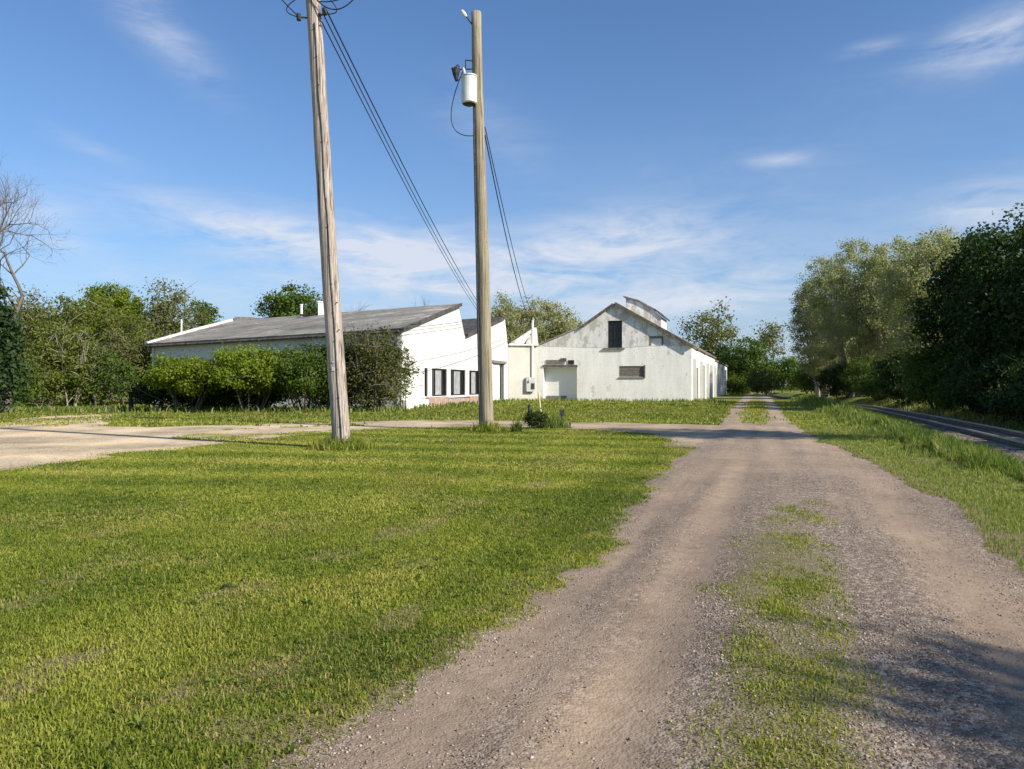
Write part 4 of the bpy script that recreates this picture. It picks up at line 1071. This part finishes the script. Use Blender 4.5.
tree('ash_tree', 'pale green slender tree directly right of the dark evergreen', *T(30, 58), 8.4, 2.6, .6, 160, 70, .22, .7, 'leaf_olive', 'barkgrey', tr=.12, stems=3, seed=8, group=gl, rough=.45, twigs=3)
gu = 'undergrowth shrubs along the left drive'
for i, (px, y, H, rx, lf, lab) in enumerate([
        (8, 42, 2.4, 1.6, 'leaf_mid', 'dark green shrub at the foot of the evergreen'),
        (40, 46, 3.6, 1.9, 'leaf_willow', 'yellow-green shrub with pale stems right of the evergreen'),
        (70, 47, 4.6, 1.9, 'leaf_willow', 'yellow-green shrub with a pale slanting stem in front of the willow'),
        (98, 48, 3.0, 2.0, 'leaf_mid', 'low green shrub below the bright rounded tree'),
        (128, 52, 4.9, 2.1, 'leaf_olive', 'olive shrub standing behind the short thick black post'),
        (142, 54, 5.6, 1.7, 'leaf_willow', 'tall yellow-green shrub against the left end of the workshop'),
        (-20, 47, 3.6, 2.2, 'leaf_mid', 'green shrub behind the evergreen at the left edge')]):
    tree('shrub', lab, *T(px, y), H * 1.12, rx, .3, 110, 75, .17, .5, lf, 'barkpale' if i == 2 else 'barkgrey', tr=.05, stems=6, seed=20 + i, group=gu, cat='shrub', rough=.4, twigs=2, spread=.5)

# clipped shrubs in front of the workshop
gh = 'shrubs in front of the workshop wall'
for i, (px, y, H, rx, z0, lf, lab, nm) in enumerate([
        (187, 38.6, 2.7, 1.65, 1.15, 'leaf_bright', 'bright green rounded bush farthest left along the workshop front', 'bush'),
        (250, 38.6, 3.15, 2.0, 1.25, 'leaf_bright', 'bright green bush second from the left along the workshop front', 'bush'),
        (304, 39, 3.3, 1.6, .8, 'leaf_mid', 'darker green bush left of the leaning pole along the workshop front', 'bush')]):
    tree(nm, lab, *T(px, y), H, rx * 1.15, z0, 230, 100, .14, .40, lf, 'bark', tr=.06, stems=7, seed=40 + i, group=gh, cat='bush', rough=.5, twigs=1, spread=.45)
tree('bush', 'low dark understory bush beneath the two bright bushes', *T(214, 40.3), 2.0, 4.6, .05, 280, 90, .16, .5, 'leaf_dark', 'bark', tr=.05, stems=8, seed=47, ry=.9, group=gh, cat='bush', rough=.3, spread=.6)
tree('vine_thicket', 'tangled brown-green thicket right of the leaning pole against the workshop', *T(372, 39.2), 4.3, 1.75, .2, 210, 60, .14, .5, 'leaf_brown', 'barkgrey', tr=.06, stems=8, seed=44, cat='bush', rough=.3, twigs=4, spread=.55)
tree('vine_thicket', 'dark thicket directly behind the base of the leaning pole', *T(334, 39.6), 3.7, 1.6, .1, 170, 70, .15, .5, 'leaf_dark', 'barkgrey', tr=.05, stems=7, seed=45, cat='bush', rough=.35, twigs=3, spread=.55)
tree('sapling', 'thin leafy sapling against the white corner of the workshop', *T(404, 41.3), 3.5, .7, .6, 34, 14, .16, .35, 'leaf_mid', 'barkgrey', tr=.03, stems=3, seed=46, cat='sapling', rough=.4, twigs=2)

# behind the buildings
tree('oak_tree', 'round dark green tree rising behind the workshop roof ridge', *T(292, 95), 14.3, 4.1, 5, 170, 60, .38, .95, 'leaf_mid', tr=.35, seed=50, rough=.16)
bare_tree('twiggy_tree', 'small leafless tree showing over the roof beside the leaning pole', *T(357, 88), 11.6, .16, 51, spread=.4, depth=5, clear=.3)
bare_tree('bare_tree', 'thin leafless tree above the first sawtooth peak', *T(432, 110), 14.6, .13, 52, spread=.22, depth=4, clear=.36)
gb = 'trees between the workshop and the barn'
for i, (px, y, H, rx, lab) in enumerate([(505, 98, 12.6, 2.4, 'pale green thin tree behind the second sawtooth peak'), (530, 100, 13.2, 2.6, 'taller pale green tree in the middle of the gap behind the link wall'),
                                     (556, 102, 12.9, 2.6, 'pale grey-green tree behind the left slope of the barn roof'), (578, 108, 11.6, 2.2, 'lower grey-green tree just left of the barn gable')]):
    tree('poplar_tree', lab, *T(px, y), H, rx, 2, 150, 70, .3, .85, 'leaf_pale', 'barkpale', tr=.16, stems=3, seed=60 + i, group=gb, rough=.35, twigs=3)
tree('elm_tree', 'airy grey-green tree right of the barn gable', *T(708, 130), 15.2, 4.6, 5, 70, 60, .42, 1.25, 'leaf_olive', 'barkgrey', tr=.3, stems=2, seed=70, rough=.4, twigs=2)
tree('elm_tree', 'small airy tree alone against the sky over the end of the lane', *T(770, 140), 13.6, 2.6, 6, 34, 46, .42, 1.1, 'leaf_olive', 'barkgrey', tr=.2, stems=2, seed=71, rough=.5, twigs=2)
tree('thicket_tree', 'dark green bushy tree just beyond the far end of the barn', *T(748, 118), 8.8, 4.0, .5, 170, 60, .34, .9, 'leaf_mid', tr=.22, seed=72, rough=.25)
tree('thicket_tree', 'dark low tree touching the barn end wall', *T(722, 126), 8.0, 2.8, .5, 110, 50, .34, .8, 'leaf_dark', tr=.2, seed=73, rough=.25)
tree('bush', 'yellow-green bush at the end of the twin-track lane', *T(762, 100), 3.4, 2.0, .2, 80, 46, .26, .6, 'leaf_olive', tr=.06, stems=5, seed=74, cat='bush', rough=.3, spread=.5)
tree('bush', 'dark bush closing the end of the lane beside the railway', *T(812, 118), 4.6, 3.2, .2, 130, 50, .28, .7, 'leaf_mid', tr=.06, stems=6, seed=75, cat='bush', rough=.3, spread=.5)
tree('bush', 'low green bush by the right side of the barn', *T(735, 108), 2.6, 2.2, .1, 70, 46, .26, .6, 'leaf_mid', tr=.05, stems=5, seed=76, cat='bush', rough=.3, spread=.5)

# right side beyond the railway
tree('bush', 'tall green bush far behind the end of the lane', *T(787, 142), 6.6, 3.8, .2, 150, 60, .3, .8, 'leaf_mid', tr=.07, stems=6, seed=77, cat='bush', rough=.35, spread=.5)
tree('thicket_tree', 'dark leafy thicket behind the stems of the pale trees', *T(850, 104), 10.5, 4.6, .3, 220, 70, .3, .85, 'leaf_olive', 'barkgrey', tr=.14, stems=4, seed=78, rough=.3)
gp = 'pale trees beyond the railway'
for i, (px, y, H, rx, z0, lab) in enumerate([(822, 97, 18.2, 4.0, .8, 'pale olive tree at the left end of the group beyond the railway'), (856, 88, 18.2, 5.2, 1.0, 'tall pale olive tree in the middle of the group with whitish stems'),
                                         (892, 84, 17.4, 4.4, 1.2, 'pale olive tree right of the middle in the group beyond the railway'), (932, 68, 15.8, 3.8, 1.5, 'pale tree half hidden behind the dark tree at the right')]):
    tree('cottonwood_tree', lab, *T(px, y), H, rx, z0, 420, 105, .21, .7, 'leaf_pale', 'barkpale', tr=.24, stems=6, seed=80 + i, group=gp, rough=.25, twigs=1, spread=.35)
bare_tree('bare_tree', 'leafless pale crown above the dark tree at the right', *T(962, 62), 15.8, .2, 88, bark='barkpale', spread=.3, depth=5, clear=.31)
gd = 'dark trees on the right beyond the railway'
for i, (px, y, H, rx, z0, lab) in enumerate([(978, 50, 10.8, 3.3, .8, 'dark green tree at the left of the dark right-hand group'), (1030, 43, 11.4, 3.8, .8, 'largest dark tree cut by the right edge of the view'),
                                         (1095, 36, 10.5, 3.6, .8, 'dark tree beyond the right edge nearest the railway')]):
    tree('dark_tree', lab, *T(px, y), H, rx, z0 * .4, 380, 95, .25, .72, 'leaf_dark', tr=.26, seed=90 + i, group=gd, rough=.28)
gs = 'shrubs under the trees beyond the railway'
for i, (px, y, H, rx, lf, lab) in enumerate([(842, 88, 3.4, 2.6, 'leaf_dark', 'dark shrub at the foot of the pale trees left end'), (872, 78, 3.9, 2.6, 'leaf_mid', 'green shrub at the foot of the tall pale tree'),
                                         (905, 64, 4.0, 2.4, 'leaf_dark', 'dark shrub between the pale trees and the dark tree'), (940, 50, 3.6, 2.2, 'leaf_mid', 'green shrub in front of the half hidden pale tree'),
                                         (985, 42, 2.6, 2.2, 'leaf_dark', 'low dark shrub under the dark tree group'), (1020, 36, 2.4, 2.0, 'leaf_dark', 'dark shrub by the railway at the right edge'),
                                         (822, 100, 3.6, 3.0, 'leaf_mid', 'green shrub far along the railway under the pale trees'), (1060, 31, 2.4, 1.8, 'leaf_dark', 'dark shrub just outside the right edge by the railway')]):
    tree('shrub', lab, *T(px, y), H * 1.1, rx, .05, 150, 70, .2, .55, lf, 'barkdark', tr=.05, stems=6, seed=110 + i, group=gs, cat='shrub', rough=.35, twigs=1, spread=.5)
for i, (y, H, lf, lab) in enumerate([(24, 1.5, 'leaf_dark', 'low scrub by the rails nearest the right edge'), (28, 2.0, 'leaf_dark', 'low dark scrub beside the rails second from the right edge'),
        (33, 1.7, 'leaf_dark', 'low scrub by the rails under the largest dark tree'), (39, 2.3, 'leaf_dark', 'dark scrub by the rails below the dark tree trunks'), (46, 2.0, 'leaf_mid', 'green scrub by the rails below the left dark tree'),
        (54, 2.6, 'leaf_dark', 'dark scrub by the rails below the half hidden pale tree'), (63, 2.4, 'leaf_dark', 'dark scrub by the rails below the tall pale tree'), (74, 2.6, 'leaf_mid', 'green scrub by the rails far along the curve')]):
    tree('scrub', lab, float(track_x(y)) + 4.6, y, H, 2.6,   .05, 130, 60, .17, .5, lf, 'barkdark', tr=.04, stems=6, seed=150 + i, ry=3.2, group=gs, cat='shrub', rough=.4, twigs=1, spread=.5)
for i, (x, y, lab) in enumerate([(25, 17.5, 'unseen dark tree added outside the right edge to shade the nearest railway scrub'), (28.5, 24.5, 'unseen dark tree added outside the right edge to shade the middle railway scrub'), (31.5, 32, 'unseen dark tree added for shade outside the right edge behind the largest dark tree')]):  # unseen trees added only to throw shade on the railway scrub
    tree('dark_tree', lab, x, y, 7.6, 2.9, .3, 260, 80, .25, .7, 'leaf_dark', tr=.2, seed=170 + i, group=gd, rough=.28)
# trees outside the right edge; their shade crosses the road
tree('shade_tree', 'leafy tree outside the right edge whose shade crosses the road bend', 17.6, 14.0, 11.4, 2.0, 6.2, 110, 50, .2, .6, 'leaf_dark', tr=.2, seed=130, rough=.3)
tree('shade_tree', 'leafy tree outside the right edge whose shade falls on the near gravel', 12.55, -3.45, 8.2, 1.0, 6.7, 48, 62, .14, .5, 'leaf_dark', tr=.18, seed=131, rough=.3)

# plants at the pole bases
def tuft(name, label, x, y, R, H, k, seed, material='weed', cat='weeds'):
    rng = np.random.default_rng(seed)
    a = rng.uniform(0, 6.28, k); r = R * rng.random(k) ** .75 * (.65 + .6 * vnoise(a * 1.3 + seed, a * 0 + seed, seed))
    X_, Y_ = x + np.cos(a) * r, y + np.sin(a) * r
    o = blades(name, X_, Y_, np.zeros(k), H * rng.uniform(.4, 1.2, k) * (1.1 - .6 * r / R), rng.uniform(.012, .028, k), rng.random(k) * .55, (rng.random(k) < .15) * .6, M[material], .75)
    del o['kind']; return tag(o, label, cat)
tuft('weed_clump', 'tuft of uncut grass around the base of the leaning pole', pL.x, pL.y - .05, .75, .34, 1300, 1, 'lawn')
tuft('weed_clump', 'dark weeds around the base of the transformer pole', pR.x, pR.y - .1, .55, .42, 700, 2, 'lawn')
x, y = ground_pt(517, 432); tuft('weed_clump', 'small upright weed left of the bush with the black post', x, y, .2, .5, 150, 3)
x, y = ground_pt(555, 428); tuft('weed_clump', 'pale tall grass tuft right of the small dark bush', x, y, .55, .45, 420, 4, 'tallgrass')
x, y = ground_pt(536, 429); tree('bush', 'small dark round bush beside the transformer pole', x, y + .2, .55, .34, .05, 60, 40, .07, .12, 'leaf_dark', tr=.015, stems=6, seed=140, cat='bush', rough=.2, spread=.5)

# distant woods closing the horizon
rng = np.random.default_rng(9)
cs = []
for i in range(900):
    a = rng.uniform(-1.3, 1.5); d = rng.uniform(185, 230)
    hh = 5.5 + 4.5 * float(fbm(a * 14, .3, 7, 3))
    cs.append((math.sin(a) * d, math.cos(a) * d, rng.random() * hh))
C = np.array(cs)
me = leaves_mesh('distant_woods', C, 2.6, 26, 1.3, rng); tag(link('distant_woods', me, M['leaf_olive']), kind='stuff')

# ------------------------------------------------------------------ sky, sun, camera
SUN_EL, SUN_AZ = 33.0, 122.0      # azimuth clockwise from +Y
w = bpy.data.worlds.new('World'); S.world = w; w.use_nodes = True
nt = w.node_tree; n = N(nt); bg = nt.nodes['Background']
sky = n('ShaderNodeTexSky', sky_type='NISHITA', sun_disc=False, sun_elevation=rad(SUN_EL), sun_rotation=rad(SUN_AZ), air_density=1.0, dust_density=.6, ozone_density=2.0, altitude=100)
gen = n('ShaderNodeTexCoord').outputs['Generated']
sx = n('ShaderNodeSeparateXYZ', i={0: gen})
az = n.math('ARCTAN2', sx.outputs[0], sx.outputs[1]); el = n.math('ARCSINE', sx.outputs[2])
azd = n.math('MULTIPLY', az, 180 / math.pi); eld = n.math('MULTIPLY', el, 180 / math.pi)
def sky_noise(sa, se, seed, detail=6, rough=.6, dist=.6, shear=0.):
    a = n.math('ADD', n.math('MULTIPLY', azd, sa), n.math('MULTIPLY', eld, shear))
    v = n('ShaderNodeCombineXYZ', i={0: a, 1: n.math('MULTIPLY', eld, se), 2: seed}).outputs[0]
    return n.noise(1.0, v, detail, rough, dist)
fine = sky_noise(.10, .42, 3.0, 6, .55, .8, .06)
wisp = sky_noise(.35, 1.1, 8.0, 7, .65, 1.5, -.25)
tot = None
for (px, py, wa, we, tilt, amp) in [(270, 238, 9, 1.5, -9, 1.9), (430, 260, 12, 2.0, -7, 1.6), (625, 234, 5.5, 1.5, 3, 1.4), (560, 275, 16, 2.8, 2, 1.1), (740, 292, 14, 1.6, 4, 1.0), (250, 290, 14, 1.8, 0, .9),
                                    (150, 20, 5, 1.4, -38, .95), (985, 34, 3.2, 1.0, 14, 1.6), (1012, 52, 2.4, .7, 10, 1.2), (870, 48, 1.8, .4, 4, .8), (778, 160, 1.8, .4, 0, .8), (1005, 203, 4.5, 1.6, 5, 1.5), (35, 220, 3.5, 1.3, -14, 1.4),
                                    (90, 147, 2.4, .5, -14, .6), (490, 130, 5, 2.2, -30, .3), (700, 230, 12, 5, 0, .35), (660, 345, 30, 2.6, 0, .7), (890, 100, 8, 3, 8, .12)]:
    dx, dz = (px - CX) / F, (HY - py) / F
    a0 = math.degrees(math.atan(dx)); e0 = math.degrees(math.atan(dz / math.hypot(1, dx)))
    ct, stt = math.cos(rad(tilt)), math.sin(rad(tilt))
    da = n.math('SUBTRACT', azd, a0); de = n.math('SUBTRACT', eld, e0)
    u_ = n.math('ADD', n.math('MULTIPLY', da, ct / wa), n.math('MULTIPLY', de, stt / wa))
    v_ = n.math('ADD', n.math('MULTIPLY', da, -stt / we), n.math('MULTIPLY', de, ct / we))
    q = n.math('ADD', n.math('MULTIPLY', u_, u_), n.math('MULTIPLY', v_, v_))
    g = n.math('MULTIPLY', n.math('EXPONENT', n.math('MULTIPLY', q, -1)), amp)
    tot = g if tot is None else n.math('ADD', tot, g)
nz = n.math('ADD', n.math('MULTIPLY', fine, .75), n.math('MULTIPLY', wisp, .25))
dens = n.math('MULTIPLY', n.math('MULTIPLY', tot, n.ramp(nz, [(.34, 0), (.72, 1)])), .72)
dens = n.math('MINIMUM', dens, .85)
skyc = n.mix(1, sky.outputs[0], c4(.68, .93, 1.19), 'MULTIPLY')
cloud = c4(5.6, 5.9, 6.6)
hz_ = n.math('MULTIPLY', n.math('EXPONENT', n.math('MULTIPLY', n.math('MAXIMUM', eld, 0), -1 / 8.5)), .92)
skyc = n.mix(hz_, skyc, c4(2.95, 3.75, 4.85))
L(n, n.mix(dens, skyc, cloud), bg.inputs[0])
bg.inputs[1].default_value = .095

sl = bpy.data.lights.new('sun', 'SUN'); sl.energy = 5.0; sl.angle = rad(.53); sl.color = (1, .92, .80)
so = bpy.data.objects.new('sun', sl); COL.objects.link(so)
sd = Vector((math.sin(rad(SUN_AZ)) * math.cos(rad(SUN_EL)), math.cos(rad(SUN_AZ)) * math.cos(rad(SUN_EL)), math.sin(rad(SUN_EL))))
so.rotation_euler = sd.to_track_quat('Z', 'Y').to_euler(); so.location = (30, -20, 30)

cam = bpy.data.cameras.new('camera'); cam.sensor_width = 36; cam.lens = F / 1024 * 36; cam.clip_end = 6000; cam.clip_start = .05
co = bpy.data.objects.new('camera', cam); COL.objects.link(co); co.location = (0, 0, CAMH); co.rotation_euler = (rad(90), 0, 0)
cam.shift_y = -(384.5 - HY) / 1024 * 1.0
S.camera = co
S.view_settings.view_transform = 'Standard'; S.view_settings.look = 'None'; S.view_settings.gamma = 1; S.view_settings.exposure = 0.5; S.view_settings.use_curve_mapping = False
S.cycles.max_bounces = 6; S.cycles.diffuse_bounces = 3; S.cycles.transmission_bounces = 4; S.cycles.use_denoising = True
